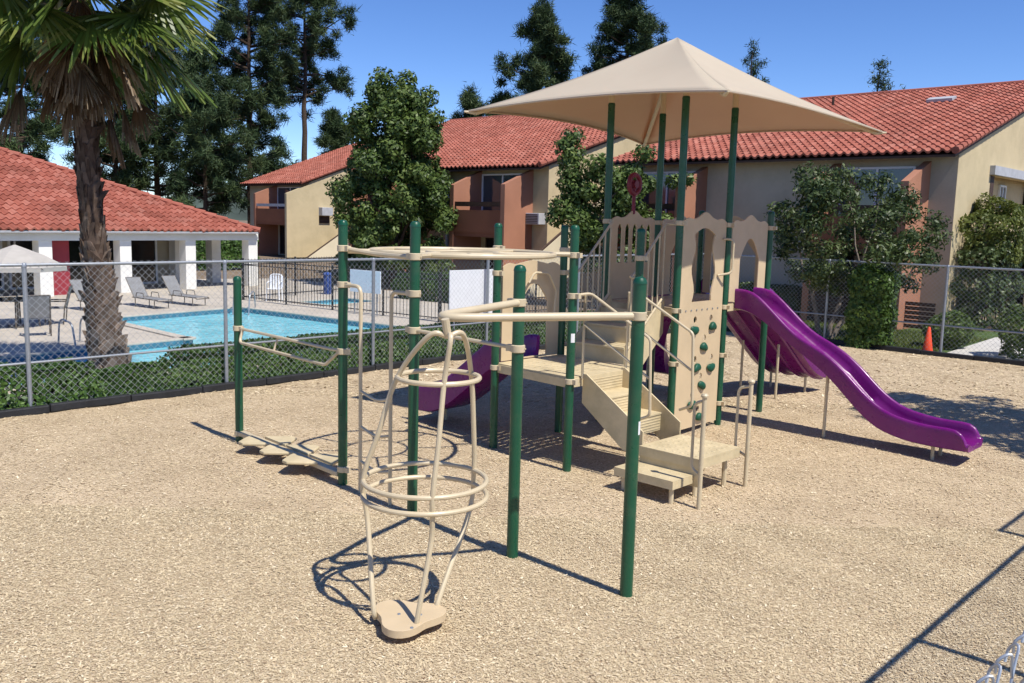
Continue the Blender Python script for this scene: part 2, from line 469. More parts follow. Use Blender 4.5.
# concrete pool deck beyond the left fence, with the two pool holes
off = np.array([-e2[1], e2[0]])
fA = FB - e2 * 22 + off * 0.9; fB = CORNER + off * 0.9
sheet('pool_deck', [tuple(fA), tuple(fB - e2 * 3), (-1.2, 33.5), (-6, 38.5), (-11, 43.5), (-34, 30), (-24, 2)], [POOL, SPA], 0.0, CONCRETE)
# soil strip along the fence keeps its ground colour; lawn behind the right fence
q0, q1 = CORNER + e1 * 0.1 + e2 * 0.15, CORNER + e1 * 26 + e2 * 0.15
sheet('lawn', [tuple(q0), tuple(q1), tuple(q1 + e2 * 4.4), tuple(q0 + e2 * 8.0)], [], 0.0, GRASS)
sheet('path', [(10.7, 22.25), (12.4, 20.7), (15.9, 24.9), (14.3, 26.4)], [], 0.006, PATH)

def pool_basin(name, loop, depth, zw, wname):
    mb = MB()
    n = len(loop)
    mb.add([(x, y, 0.0) for x, y in loop] + [(x, y, -0.32) for x, y in loop], [(i, (i + 1) % n, (i + 1) % n + n, i + n) for i in range(n)])
    tag(build(name + '_tile_band', mb, TILEBAND, smooth=0), kind='structure')
    mb = MB()
    ls = [[Vector((x, y, 0)) for x, y in loop]]
    mb.add([(x, y, zw) for x, y in loop], [tuple(t) for t in tessellate_polygon(ls)])
    tag(build(wname, mb, WATER, smooth=0), kind='structure')
    # coping: pale raised lip round the edge
    mb = MB()
    for i in range(n):
        a = Vector((*loop[i], 0)); b_ = Vector((*loop[(i + 1) % n], 0)); d = (b_ - a).normalized(); nn = Vector((d.y, -d.x, 0))
        mb.box((a + b_) / 2 + nn * 0.14 + Vector((0, 0, 0.015)), ((b_ - a).length + 0.2, 0.28, 0.05), (d, nn, Vector((0, 0, 1))))
    tag(build(name + '_coping', mb, CONCRETE, smooth=0, bevel=0.012), kind='structure')
pool_basin('pool', POOL, 1.3, -0.13, 'pool_water')
pool_basin('spa', SPA, 1.0, -0.09, 'spa_water')

# mulch: one gently uneven sheet inside the fences
NB = np.array([0.0, 0.0]) + np.array([-e2[1], e2[0]]) * 0.235       # point on the near fence line
def mulch_height(x, y):
    wear = 0
    for hx, hy, hr, hd in ((6.15, 11.55, 0.55, 0.018), (-1.35, 13.9, 0.6, 0.016), (-1.0, 9.3, 0.5, 0.014), (2.6, 9.6, 0.6, 0.016), (-0.7, 6.2, 0.6, 0.012)):
        wear = wear - hd * np.exp(-((x - hx) ** 2 + (y - hy) ** 2) / (2 * hr * hr))
    return wear + 0.012 * np.sin(x * 2.1 + 1.3 * np.sin(y * 1.7)) * np.cos(y * 1.9 + np.sin(x * 1.1)) + 0.008 * np.sin(x * 5.3 + y * 4.1)
mw = isect(FB, e2, NB - e2 * 2, e1) if False else None
m0 = FB - e2 * 22; m1 = CORNER
width = float((m1 - m0) @ e2)
depth = 26.0
nu, nv_ = 230, 150
uu = np.linspace(0, width, nu); vv = np.linspace(0, depth, nv_)
U_, V_ = np.meshgrid(uu, vv, indexing='ij')
X = m0[0] + e2[0] * U_ + e1[0] * V_; Y = m0[1] + e2[1] * U_ + e1[1] * V_
Zm = 0.004 + mulch_height(X, Y)
mb = MB(); mb.v = [tuple(p) for p in np.stack([X.ravel(), Y.ravel(), Zm.ravel()], 1)]
mb.f = [(i * nv_ + j, (i + 1) * nv_ + j, (i + 1) * nv_ + j + 1, i * nv_ + j + 1) for i in range(nu - 1) for j in range(nv_ - 1)]
tag(build('playground_mulch', mb, MULCH, smooth=180), kind='structure')

# loose chips lying on it
def chips(n, xr, yr, size):
    px = rng.uniform(*xr, n); py = rng.uniform(*yr, n)
    rel = np.stack([px, py], 1) - m0
    uu_ = rel @ e2; vv_ = rel @ e1
    depthv = py
    ok = (uu_ > 0) & (uu_ < width) & (vv_ > 0.15) & (vv_ < depth) & (np.abs(px) < 0.62 * py + 0.6)
    px, py = px[ok], py[ok]; n = len(px)
    an = rng.uniform(0, 2 * np.pi, n); tl = rng.normal(0, 0.13, n); rl = rng.normal(0, 0.17, n)
    ln = size * np.clip(rng.lognormal(0, 0.5, n), 0.3, 2.8); wd = ln * rng.uniform(0.20, 0.5, n)
    a = np.stack([np.cos(an) * np.cos(tl), np.sin(an) * np.cos(tl), np.sin(tl)], 1) * (ln / 2)[:, None]
    b_ = np.stack([-np.sin(an) * np.cos(rl), np.cos(an) * np.cos(rl), np.sin(rl)], 1) * (wd / 2)[:, None]
    c = np.stack([px, py, 0.008 + mulch_height(px, py) + np.abs(np.sin(tl)) * ln * 0.30 + rng.uniform(0, 0.005, n)], 1)
    v = np.stack([c - a - b_ * 0.7, c + a * 0.9 - b_, c + a + b_ * 0.6, c - a * 0.85 + b_], 1)
    return v.reshape(-1, 3), rng.beta(2.2, 1.8, n)
v1_, t1_ = chips(850000, (-5.2, 6.2), (3.8, 9.0), 0.0125)
v2_, t2_ = chips(330000, (-9, 10), (8.5, 15.5), 0.016)
v3_, t3_ = chips(90000, (-9, 13), (15, 24), 0.034)
o = np_mesh('wood_chips', np.concatenate([v1_, v2_, v3_]), 4, np.concatenate([t1_, t2_, t3_]), CHIP)
tag(o, 'loose pale wood chips scattered over the playground floor', 'wood chips', kind='stuff')

# black edging along the foot of both fences
def kerb(name, a, b_):
    a = Vector((*a, 0)); b_ = Vector((*b_, 0)); d = (b_ - a).normalized(); nn = Vector((-d.y, d.x, 0))
    mb = MB(); L_ = (b_ - a).length; k = max(1, int(L_ / 1.2))
    for i in range(k):
        mb.box(a + d * (L_ * (i + 0.5) / k) + Vector((0, 0, 0.06 + 0.008 * math.sin(i * 2.3))), (L_ / k - 0.008, 0.10, 0.13), (d, nn, Vector((0, 0, 1))))
    tag(build(name, mb, BLACK_EDGE, smooth=0, bevel=0.02), kind='structure')
kerb('kerb', FB - e2 * 14 + e1 * 0.10, CORNER + e1 * 0.10 - e2 * 0.05)
kerb('kerb', CORNER - e2 * 0.10 + e1 * 0.2, CORNER + e1 * 20 - e2 * 0.10)

# grass blades on the lawn strip
n = 26000
lu = rng.uniform(0.3, 14, n); lv = rng.uniform(0.2, 5, n)
c = np.stack([CORNER[0] + e1[0] * lu + e2[0] * lv, CORNER[1] + e1[1] * lu + e2[1] * lv, np.zeros(n)], 1)
an = rng.uniform(0, 2 * np.pi, n); h_ = rng.uniform(0.04, 0.10, n)
sd_ = np.stack([np.cos(an), np.sin(an), np.zeros(n)], 1) * 0.012
tp = c + np.stack([rng.normal(0, 0.03, n), rng.normal(0, 0.03, n), h_], 1)
onpath = np.abs((c[:, :2] - np.array([13.3, 23.55])) @ e1) < 1.2
keep = ~onpath
o = np_mesh('grass', np.stack([c - sd_, c + sd_, tp], 1)[keep].reshape(-1, 3), 3, rng.uniform(0, 1, keep.sum()), LEAF_Y)
tag(o, 'short green grass of the lawn strip beyond the right fence', 'grass', kind='stuff')

HILLC = mat('wooded_hill', (0.055, 0.075, 0.06), 0.95, 0.4, 0.06)
mb = MB(); vs_ = []; nk = 160
for k in range(nk + 1):
    a = R(20 + 140 * k / nk); r_ = 420
    h = 9 + 4.5 * math.sin(k * 0.21) + 2.5 * math.sin(k * 0.63 + 1) + random.uniform(0, 2.2)
    for rr_, z in ((r_, -0.5), (r_ + 25, h * 0.7), (r_ + 60, h), (r_ + 140, -0.5)): vs_.append((rr_ * math.cos(a), rr_ * math.sin(a), z))
mb.add(vs_, [(4 * k + j, 4 * k + j + 1, 4 * k + j + 5, 4 * k + j + 4) for k in range(nk) for j in range(3)])
tag(build('hills', mb, HILLC, smooth=0), kind='structure')

# ------------------------------------------------------------------ buildings
def tile_roof(name, P0, ud, vd, u0f, u1f, vlen, parent, pitch=0.28, row=0.42):
    """clay pan tiles: corrugated courses; P0 eave corner, ud along eave, vd up the slope (unit)"""
    P0 = np.array(P0, float); ud = np.array(ud, float); vd = np.array(vd, float)
    nn = np.cross(ud, vd); nn /= np.linalg.norm(nn)
    if nn[2] < 0: nn = -nn
    V = []; T = []
    nrow = int(math.ceil(vlen / row)); S = 6
    for r_ in range(nrow):
        va = r_ * row; vb = min(va + row + 0.03, vlen)
        a0, a1 = u0f(va), u1f(va)
        ncol = int((a1 - a0) / pitch)
        if ncol < 1: continue
        base = math.floor(a0 / pitch) * pitch
        ks = np.arange(ncol * S + S)
        us = base + ks * pitch / S
        us2 = us + pitch / S
        def hh(u):
            ph = (u / pitch) % 1.0
            return 0.072 * np.clip(np.sin(np.pi * np.clip(ph / 0.62, 0, 1)), 0, 1) - 0.012 * np.clip(np.sin(np.pi * np.clip((ph - 0.62) / 0.38, 0, 1)), 0, 1)
        eps = 1e-6
        m_ = (us >= a0 - 0.02) & (us2 <= a1 + 0.02)
        us, us2 = us[m_], us2[m_]
        if len(us) == 0: continue
        colid = np.floor((us + 1e-4) / pitch).astype(int)
        ct = rng.uniform(0, 1, colid.max() - colid.min() + 1)[colid - colid.min()]
        jit = (rng.normal(0, 0.008, colid.max() - colid.min() + 1))[colid - colid.min()]
        def pt(u, v, h): return P0 + u[:, None] * ud + np.asarray(v)[:, None] * vd + np.asarray(h)[:, None] * nn
        ha, hb = hh(us), hh(us2 - eps)
        va_ = va + jit
        one = np.ones_like(us)
        q1 = np.stack([pt(us, va_, ha - 0.02), pt(us2, va_, hb - 0.02), pt(us2, va_, hb + 0.05), pt(us, va_, ha + 0.05)], 1)
        q2 = np.stack([pt(us, va_, ha + 0.05), pt(us2, va_, hb + 0.05), pt(us2, vb * one, hb), pt(us, vb * one, ha)], 1)
        V.append(q1.reshape(-1, 3)); V.append(q2.reshape(-1, 3)); T += [ct, ct]
    return np_mesh(name, np.concatenate(V), 4, np.concatenate(T), TILE, parent, root_loc(parent), smooth=0)

def bwin(parent, o, u, w, h, nrm, mullions=1, glass=GLASS, frame=FRAME, fw=0.07):
    """window as a part: frame with a pane, o = lower-left corner on the wall face"""
    o = Vector(o); u = Vector(u); nrm = Vector(nrm); z = Vector((0, 0, 1))
    mb = MB()
    c = o + nrm * 0.03
    for a0, a1, b0, b1 in [(0, w, 0, fw), (0, w, h - fw, h), (0, fw, fw, h - fw), (w - fw, w, fw, h - fw)] + \
            [(w * (i + 1) / (mullions + 1) - fw / 2, w * (i + 1) / (mullions + 1) + fw / 2, fw, h - fw) for i in range(mullions)]:
        mb.box(c + u * (a0 + a1) / 2 + z * (b0 + b1) / 2, (a1 - a0, 0.08, b1 - b0), (u, nrm, z))
    f = build('window', mb, frame, parent, smooth=0)
    mb = MB(); mb.box(o + nrm * 0.012 + u * w / 2 + z * h / 2, (w - 0.02, 0.02, h - 0.02), (u, nrm, z))
    build('pane', mb, glass, f, smooth=0)
    return f

def wing(label, C0, Lw, T, slope, balconies, front_mat, gable_holes=None, gable_first_fin=False, back_set=None, ez=5.57):
    """two-storey apartment wing. C0 = right front corner, front wall runs along -E1, depth along E2"""
    EZ = ez
    t = thing('apartment_building', label, 'building', (C0[0], C0[1], 0))
    o0 = np.array([C0[0], C0[1], 0.0])
    W = lambda u, v, z: o0 - E1 * u + E2 * v + ZZ * z
    ax = (Vector(-E1), Vector(E2), Vector(ZZ))
    # front wall
    mb = MB(); mb.box(W(Lw / 2, 0.1, EZ / 2 - 0.02), (Lw - 0.02, 0.2, EZ - 0.04), ax)
    build('front_wall', mb, front_mat, t, smooth=0)
    # gable walls
    zr = EZ + slope * T
    out = [(0.003, 0), (2 * T, 0), (2 * T, EZ - 0.05), (T, zr - 0.05), (0.003, EZ - 0.05)]
    for u_ in (0.0, Lw):
        mb = MB(); mb.plate(W(u_ + (0.1 if u_ == 0 else -0.1), 0, 0), Vector(E2), Vector(ZZ), [out] + ((gable_holes or []) if u_ == 0 else []), 0.2)
        build('gable_wall', mb, STUCCO_Y, t, smooth=0)
    mb = MB(); mb.box(W(Lw / 2, 2 * T - 0.1, EZ / 2), (Lw, 0.2, EZ), ax); build('rear_wall', mb, STUCCO_Y, t, smooth=0)
    # roof
    sl = math.hypot(1, slope)
    ov, og = 0.75, 0.12
    vd = (E2 + ZZ * slope) / sl
    P0 = W(-og, -ov, EZ - ov * slope + 0.02)
    L2 = Lw + 2 * og
    tl = (T + ov) * sl
    if back_set:
        ub, vb_, ue = back_set
        rf = tile_roof('roof', P0, -E1, vd, lambda v: 0.0, lambda v: (L2 if v < (vb_ + ov) * sl else L2 + ue), tl, t)
    else:
        rf = tile_roof('roof', P0, -E1, vd, lambda v: 0.0, lambda v: L2, tl, t)
    mb = MB()
    rl = L2 + (back_set[2] if back_set else 0)
    a_, b_, c2 = W(-og, -ov + 0.03, EZ - ov * slope - 0.06), W(-og, T, zr - 0.05), W(-og, 2 * T + ov, EZ - ov * slope)
    a2, b2, d2 = W(L2 - og, -ov + 0.03, EZ - ov * slope - 0.06), W(rl - og, T, zr - 0.05), W(L2 - og, 2 * T + ov, EZ - ov * slope)
    th_ = ZZ * 0.07
    mb.add([a_, b_, b2, a2, a_ - th_, b_ - th_, b2 - th_, a2 - th_, c2, d2], [(0, 1, 2, 3), (4, 7, 6, 5), (0, 3, 7, 4), (0, 4, 5, 1), (3, 2, 6, 7), (1, 8, 9, 2)])
    build('roof_deck', mb, TRIM, rf, smooth=0)
    mb = MB(); mb.tube([W(-og, T, zr + 0.05), W(rl - og, T, zr + 0.05)], 0.11, 8)
    nk = int((T + ov) * sl / 0.4)
    for k in range(nk):       # rake tiles along the right gable edge
        s0 = k * 0.4
        p0 = P0 + vd * s0 + ZZ * 0.05; p1 = P0 + vd * (s0 + 0.43) + ZZ * 0.03
        mb.tube([p0, p1], [0.12, 0.095], 8)
    build('ridge_tiles', mb, TILE, rf, smooth=40, tint=rng.uniform(0.2, 0.8, len(mb.f)))
    mb = MB(); mb.box(W(Lw * 0.28, T * 0.72, EZ + slope * T * 0.72 + 0.14), (1.0, 0.5, 0.12), (Vector(-E1), Vector(vd), Vector(np.cross(-E1, vd))))
    build('roof_vent', mb, GREYWOOD, rf, smooth=0)
    pv = W(Lw * 0.66, T * 0.80, EZ + slope * T * 0.80)
    mb = MB(); mb.tube([pv - ZZ * 0.1, pv + ZZ * 0.42], 0.06, 8); build('vent_pipe', mb, TRIM, rf)
    for (ua, ub_, fm, d_) in balconies:
        for u_ in (ua, ub_):
            prof = [(0.0, 0), (0, 5.25), (-d_, 4.55), (-d_, 0)]
            mb = MB(); mb.plate(W(u_, 0, 0), Vector(E2), Vector(ZZ), [prof], 0.24)
            first = gable_first_fin and u_ == ua
            build('balcony_fin', mb, STUCCO_Y if first else fm, t, smooth=0)
        um, wl = (ua + ub_) / 2, ub_ - ua - 0.24
        mb = MB(); mb.box(W(um, -d_ / 2 - 0.02, 2.62), (wl, d_ - 0.06, 0.24), ax)
        mb.box(W(um, -d_ + 0.12, 3.10), (wl, 0.2, 0.72), ax)
        mb.box(W(um, -d_ + 0.12, 2.46), (wl, 0.16, 0.3), ax)
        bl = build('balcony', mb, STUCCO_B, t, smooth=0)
        mb = MB(); mb.box(W(um, -d_ + 0.12, 3.72), (wl, 0.1, 0.2), ax); build('hand_rail', mb, GREYWOOD if gable_first_fin else TRIM, bl, smooth=0)
        bwin(t, W(ub_ - 0.18, -0.02, 2.8), Vector(E1), wl * 0.9, 2.3, Vector(-E2), 1)
        bwin(t, W(ub_ - 0.5, -0.02, 0.1), Vector(E1), 2.0, 2.15, Vector(-E2), 1, DOORGLASS, TRIM)
    return t, W, ax

# right building: long shaded front, sunlit right gable with an opening
RC = (13.65, 28.3)
gh = [[(3.3, 3.65), (3.3, 4.98), (9.6, 4.98), (9.6, 3.65)], [(3.6, 0.02), (3.6, 2.45), (9.6, 2.45), (9.6, 0.02)]]
tR, WR, axR = wing('long apartment block behind right fence, with sunlit yellow gable and opening at right', RC, 13.0, 12.0, 0.292,
                   [(0.92, 3.85, STUCCO_O, 1.75), (9.0, 12.1, STUCCO_O, 1.75)], STUCCO_G, gh, ez=5.66)
mb = MB()
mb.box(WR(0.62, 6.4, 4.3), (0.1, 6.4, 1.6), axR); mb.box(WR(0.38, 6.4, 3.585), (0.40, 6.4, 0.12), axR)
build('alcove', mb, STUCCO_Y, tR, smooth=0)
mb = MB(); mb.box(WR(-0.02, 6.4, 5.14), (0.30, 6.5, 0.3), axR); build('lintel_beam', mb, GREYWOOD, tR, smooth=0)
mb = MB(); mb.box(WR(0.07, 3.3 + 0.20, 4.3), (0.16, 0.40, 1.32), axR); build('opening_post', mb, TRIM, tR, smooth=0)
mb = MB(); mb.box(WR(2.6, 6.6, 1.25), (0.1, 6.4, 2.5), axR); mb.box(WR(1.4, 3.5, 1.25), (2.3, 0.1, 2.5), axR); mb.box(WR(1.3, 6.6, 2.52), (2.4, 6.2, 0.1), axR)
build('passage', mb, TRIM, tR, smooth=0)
bwin(tR, WR(0.565, 6.3, 3.95), Vector(E2), 0.75, 0.85, Vector(E1), 1)
bwin(tR, WR(-0.03, 9.0, 5.9), Vector(E2), 1.4, 1.1, Vector(E1), 0)
mb = MB()
for k in range(6): mb.box(WR(0.35, -1.2, 0.12 + 0.14 * k), (0.9, 0.06, 0.11), axR)
for k in range(6): mb.box(WR(2.4, -1.82, 0.12 + 0.17 * k), (2.6, 0.06, 0.14), axR)
build('patio_fence', mb, TRIM, tR, smooth=0)

# middle building
MC = (1.38, 38.7)
tM, WM, axM = wing('middle apartment block with terracotta balcony fins and tiled roof behind the pool', MC, 13.0, 12.0, 0.32,
                   [(1.0, 4.15, STUCCO_O, 1.75), (8.6, 11.7, STUCCO_O, 1.75)], STUCCO_T, back_set=(0, 5.0, 6.3))
mb = MB(); mb.box(WM(0.55, -0.2, 3.15), (0.85, 0.45, 0.48), axM); ac = build('air_conditioner', mb, GREYWOOD, tM, smooth=0, bevel=0.02)
mb = MB()
for k in range(6): mb.box(WM(0.55, -0.435, 2.97 + 0.07 * k), (0.7, 0.02, 0.03), axM)
build('grille', mb, TRIM, ac, smooth=0)
mb = MB(); mb.tube([WM(6.2, -0.12, 0), WM(6.2, -0.12, 5.3)], 0.09, 8); build('downspout', mb, FRAME, tM)
def stair_wall(t, W, v0, v1, z0, z1, uoff):
    mb = MB(); mb.plate(W(-uoff, 0, 0), Vector(E2), Vector(ZZ), [[(v0, 0), (v1, 0), (v1, z1), (v0, z0)]], 0.16)
    p = build('stair_parapet', mb, CREAM, t, smooth=0)
    mb = MB(); a_, b_ = W(-uoff, v0, z0 + 0.04), W(-uoff, v1, z1 + 0.04)
    mb.tube([a_, b_], 0.06, 6); build('stair_rail', mb, TRIM, p)
stair_wall(tM, WM, -2.6, 3.6, 1.3, 5.0, 1.2)
# left building
AC0 = (-15.0, 66.0)
tA, WA, axA = wing('distant yellow apartment block behind the clubhouse, left of the tall bushy tree', AC0, 8.2, 12.0, 0.36,
                   [(0.1, 4.3, STUCCO_O, 1.9)], STUCCO_G, gable_first_fin=True)
mb = MB(); mb.box(WA(-0.2, 1.3, 3.35), (0.5, 0.95, 0.6), axA); ac = build('air_conditioner', mb, GREYWOOD, tA, smooth=0, bevel=0.02)
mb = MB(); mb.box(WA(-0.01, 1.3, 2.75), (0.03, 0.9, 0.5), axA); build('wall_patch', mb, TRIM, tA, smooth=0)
stair_wall(tA, WA, -1.0, 6.0, 0.0, 4.2, 1.2)

# clubhouse
d1 = np.array([math.cos(R(54)), math.sin(R(54)), 0.0]); n1 = np.array([-d1[1], d1[0], 0.0])
CO = np.array([-14.41, 33.42, 0.0])
tc_ = thing('clubhouse', 'white columned clubhouse with red hipped tile roof beyond the pool', 'building', tuple(CO))
WC = lambda t, n, z: CO + d1 * t + n1 * n + ZZ * z
axC = (Vector(d1), Vector(n1), Vector(ZZ))
cols_t = [-14.6, -11.7, -8.8, -5.9, -2.95, 0.0, 2.75, 5.75]
for k, t_ in enumerate(cols_t):
    mb = MB(); mb.box(WC(t_, 0.22, 0.975), (0.46, 0.46, 1.95), axC); build('column', mb, WHITE, tc_, smooth=0, bevel=0.015)
for t_ in (3.95, 5.75):
    mb = MB(); mb.box(WC(t_, 2.75, 0.975), (0.46, 0.46, 1.95), axC); build('column', mb, WHITE, tc_, smooth=0, bevel=0.015)
mb = MB(); mb.box(WC(-4.35, 0.22, 2.10), (20.7, 0.5, 0.30), axC); mb.box(WC(5.75, 4.0, 2.10), (0.5, 7.05, 0.30), axC)
build('beam', mb, WHITE, tc_, smooth=0)
mb = MB(); mb.box(WC(-4.4, 4.0, 2.28), (20.4, 7.6, 0.04), axC); build('ceiling', mb, CREAM, tc_, smooth=0)
mb = MB(); mb.box(WC(-5.3, 3.2, 1.0), (18.4, 0.2, 2.0), axC); mb.box(WC(3.8, 5.31, 1.0), (0.2, 4.0, 2.0), axC); build('wall', mb, STUCCO_G, tc_, smooth=0)
for k in range(5):
    bwin(tc_, WC(3.2 - 3.1 * k, 3.08, 0.05), Vector(-d1), 2.9, 1.9, Vector(-n1), 1, DOORGLASS, FRAME, 0.08)
mb = MB(); mb.box(WC(-2.15, 0.75, 0.975), (0.62, 0.4, 1.95), axC); build('pier', mb, CRIMSON, tc_, smooth=0)
eo = 0.32; Tc = 7.8; sl_c = 0.42; slc = math.hypot(1, sl_c)
vdc = (n1 + ZZ * sl_c) / slc
tR1 = 5.55 + eo
P0c = WC(tR1, -eo, 2.30)
rf = tile_roof('roof', P0c, -d1, vdc, lambda v: v / slc, lambda v: 24.0 - v / slc * 0.2, (Tc + eo) * slc, tc_)
pk = WC(tR1 - (Tc + eo), Tc, 2.30 + sl_c * (Tc + eo)); bk = WC(tR1, 2 * Tc + eo, 2.30); lf = WC(tR1 - 24, -eo, 2.30); lpk = WC(tR1 - 22.4, Tc, pk[2]); lb = WC(tR1 - 24, 2 * Tc + eo, 2.30)
mb = MB(); dz_ = ZZ * 0.05
mb.add([P0c - dz_, pk - dz_, lpk - dz_, lf - dz_, bk - dz_, lb - dz_], [(0, 3, 2, 1), (0, 1, 4), (1, 2, 5, 4), (2, 3, 5), (0, 4, 5, 3)])
build('roof_deck', mb, TRIM, rf, smooth=0)
mb = MB(); nk = 26
for k in range(nk):
    a_, b_ = P0c + (pk - P0c) * k / nk, P0c + (pk - P0c) * (k + 1.08) / nk
    mb.tube([a_ + ZZ * 0.07, b_ + ZZ * 0.05], [0.12, 0.095], 8)
mb.tube([pk + ZZ * 0.06, lpk + ZZ * 0.06], 0.11, 8)
build('ridge_tiles', mb, TILE, rf, smooth=40, tint=rng.uniform(0.2, 0.8, len(mb.f)))
mb = MB(); mb.box(WC(tR1 - 12, -eo + 0.03, 2.262), (23.9, 0.05, 0.07), axC); build('fascia', mb, GREYWOOD, rf, smooth=0)

# ------------------------------------------------------------------ chain link fences
def chain_fence(label, A, B, posts_s, H, mid, name='chain_link_fence', group=None, wire_r=0.0022, dia=0.115, prong=True, rail_r=0.024):
    A = np.array([*A, 0.0]); B = np.array([*B, 0.0]); d = (B - A); Ln = np.linalg.norm(d); d /= Ln
    t = thing(name, label, 'fence', tuple(A), group)
    for s in posts_s:
        mb = MB(); p = A + d * s
        mb.tube([p + ZZ * -0.1, p + ZZ * (H - 0.01)], 0.034, 10)
        mb.lathe(p + ZZ * (H - 0.03), [(0.041, 0), (0.043, 0.03), (0.03, 0.055), (0.008, 0.065)], 10)
        build('post', mb, STEEL, t)
    mb = MB(); mb.tube([A + ZZ * H, A + d * Ln + ZZ * H], rail_r, 10); build('top_rail', mb, STEEL, t)
    nn = np.array([-d[1], d[0], 0])
    if mid:
        mb = MB(); mb.tube([A + ZZ * mid + nn * 0.03, A + d * Ln + ZZ * mid + nn * 0.03], rail_r * 0.8, 8); build('middle_rail', mb, STEEL, t)
    # woven mesh: two crossing families of wires, clipped to the panel
    top = H + (0.045 if prong else 0.0)
    V = []
    for sgn in (1, -1):
        s0s = np.arange(-top, Ln + top, dia)
        for s0 in s0s:
            a0, a1 = s0, s0 + sgn * top
            z0, z1 = 0.02, top
            lo, hi = 0.0, 1.0
            da = a1 - a0
            ta, tb = (0 - a0) / da, (Ln - a0) / da
            lo, hi = max(0, min(ta, tb)), min(1, max(ta, tb))
            if hi - lo < 0.01: continue
            p = A + d * (a0 + da * lo) + ZZ * (z0 + (z1 - z0) * lo) + nn * (0.026 + 0.002 * sgn)
            q = A + d * (a0 + da * hi) + ZZ * (z0 + (z1 - z0) * hi) + nn * (0.026 + 0.002 * sgn)
            V.append((p, q))
    P_ = np.array([x[0] for x in V]); Q_ = np.array([x[1] for x in V])
    dr = Q_ - P_; dr /= np.linalg.norm(dr, axis=1)[:, None]
    w1_ = nn[None] * np.ones((len(P_), 1)); w2_ = np.cross(dr, w1_)
    cs = [w1_ * math.cos(a) + w2_ * math.sin(a) for a in (0, 2.0944, 4.18879)]
    quads = []
    for i in range(3):
        j = (i + 1) % 3
        quads.append(np.stack([P_ + cs[i] * wire_r, P_ + cs[j] * wire_r, Q_ + cs[j] * wire_r, Q_ + cs[i] * wire_r], 1))
    vv_ = np.concatenate(quads).reshape(-1, 3)
    np_mesh('chain_mesh', vv_, 4, np.zeros(len(vv_) // 4), WIRE, t, tuple(A))
    return t, A, d, nn
sp_ = 3.2
LA = FB - e2 * sp_ * 4
nLs = float((CORNER - LA) @ e2)
chain_fence('left chain link fence between playground and swimming pool', LA, CORNER, [k * sp_ for k in range(int(nLs / sp_) + 1)], 2.22, 0.76)
RA = CORNER
sR = float((RB - RA) @ e1)
ss = sorted([sR + k * 3.0 for k in range(-3, 4) if sR + k * 3.0 > 0.5] + [0.0])
chain_fence('right chain link fence in front of the lawn and long apartment block', RA + e1 * 0.06, RA + e1 * (sR + 9.2), ss, 2.22, 0.76)
# the near fence at the photographer's side: only its top corner and its shadow are seen
offn = np.array([-e2[1], e2[0]])
NA = NB - e2 * 3.0
near, NA3, Nd, Nn = chain_fence('near chain link fence with twisted wire tips in the bottom right corner', NA, NB + e2 * 2.6, [0.03, 2.9, 5.57], 2.50, 0.0, dia=0.075, prong=False, wire_r=0.0019, rail_r=0.022)
mb = MB()
for k in range(30):
    s = 3.0 + 0.2 + 0.075 * k
    b0 = NA3 + Nd * s + Nn * 0.026
    for sgn in (1, -1):
        pts = [b0 - Nd * 0.03 * sgn + ZZ * 2.45, b0 + ZZ * 2.525 + Nd * 0.004 * sgn, b0 + Nd * 0.016 * sgn + ZZ * 2.552, b0 + Nd * 0.024 * sgn + ZZ * 2.542 + Nn * 0.012, b0 + Nd * 0.02 * sgn + ZZ * 2.525 + Nn * 0.014]
        mb.tube(smooth_curve(pts, 4), 0.0019, 6)
build('wire_tips', mb, WIRE, near)
NB2 = offn * 0.60
chain_fence('chain link fence run outside the right edge, seen only by its long shadow', NB + e2 * 2.62, NB2 + e2 * 3.2, [0.03], 2.50, 0.0, dia=0.075, prong=False, wire_r=0.0019)
chain_fence('longer chain link fence run whose post and rail shadow crosses the mulch', NB2 + e2 * 3.25, NB2 + e2 * 9.8, [0.03, 3.52, 6.52], 2.50, 0.0, dia=0.075, prong=False, wire_r=0.0019)
chain_fence('taller chain link gate beyond the right edge, seen only by its shadow', NB2 + e2 * 9.88, NB2 + e2 * 13.5, [0.03, 3.6], 3.0, 0.0, name='chain_link_gate', dia=0.075, prong=False, wire_r=0.0019)

# ------------------------------------------------------------------ play structure
K = 1.85 / 1.56
PP = {n: np.array([x * K, y * K, 0.0]) for n, (x, y) in dict(P1=(-3.078, 10.0), P2=(-1.60, 8.42), P3=(-.836, 7.60), P4=(.045, 6.65), P5=(.84, 5.97),
      P6=(-.184, 10.02), P7=(.607, 9.14), P8=(.596, 10.82), P9=(1.387, 9.94), A=(1.168, 11.52), C=(1.94, 10.675), B=(1.95, 12.39), D=(2.716, 11.53), E=(3.49, 12.39), F=(2.724, 13.25)).items()}
PR = 0.053
ps = thing('play_structure', 'green and tan playground climbing structure with purple slides and canopy', 'play structure', tuple(PP['P7']))
heights = dict(P1=2.23, P2=3.01, P3=3.02, P4=2.67, P5=2.64, P6=3.015, P7=3.02, P8=3.01, P9=3.0, A=4.83, C=4.82, B=4.82, D=4.81, E=3.31, F=3.31)
clamps = dict(P1=[1.54, 0.11], P2=[2.70, 2.30, 1.55, 0.19], P3=[2.67, 2.30, 1.93], P4=[2.34, 1.93], P5=[2.33], P6=[2.36, 1.10, 2.69], P7=[2.66, 2.17, 1.12],
              P8=[2.34, 1.10, 2.66], P9=[2.61, 1.10], A=[3.08, 1.83], C=[3.08, 1.85, 1.09], B=[3.08, 1.83], D=[3.07, 1.83, 1.09, 0.34], E=[3.04, 1.83], F=[3.04, 1.83])
sun_xy = Vector((sd.x, sd.y, 0)).normalized()
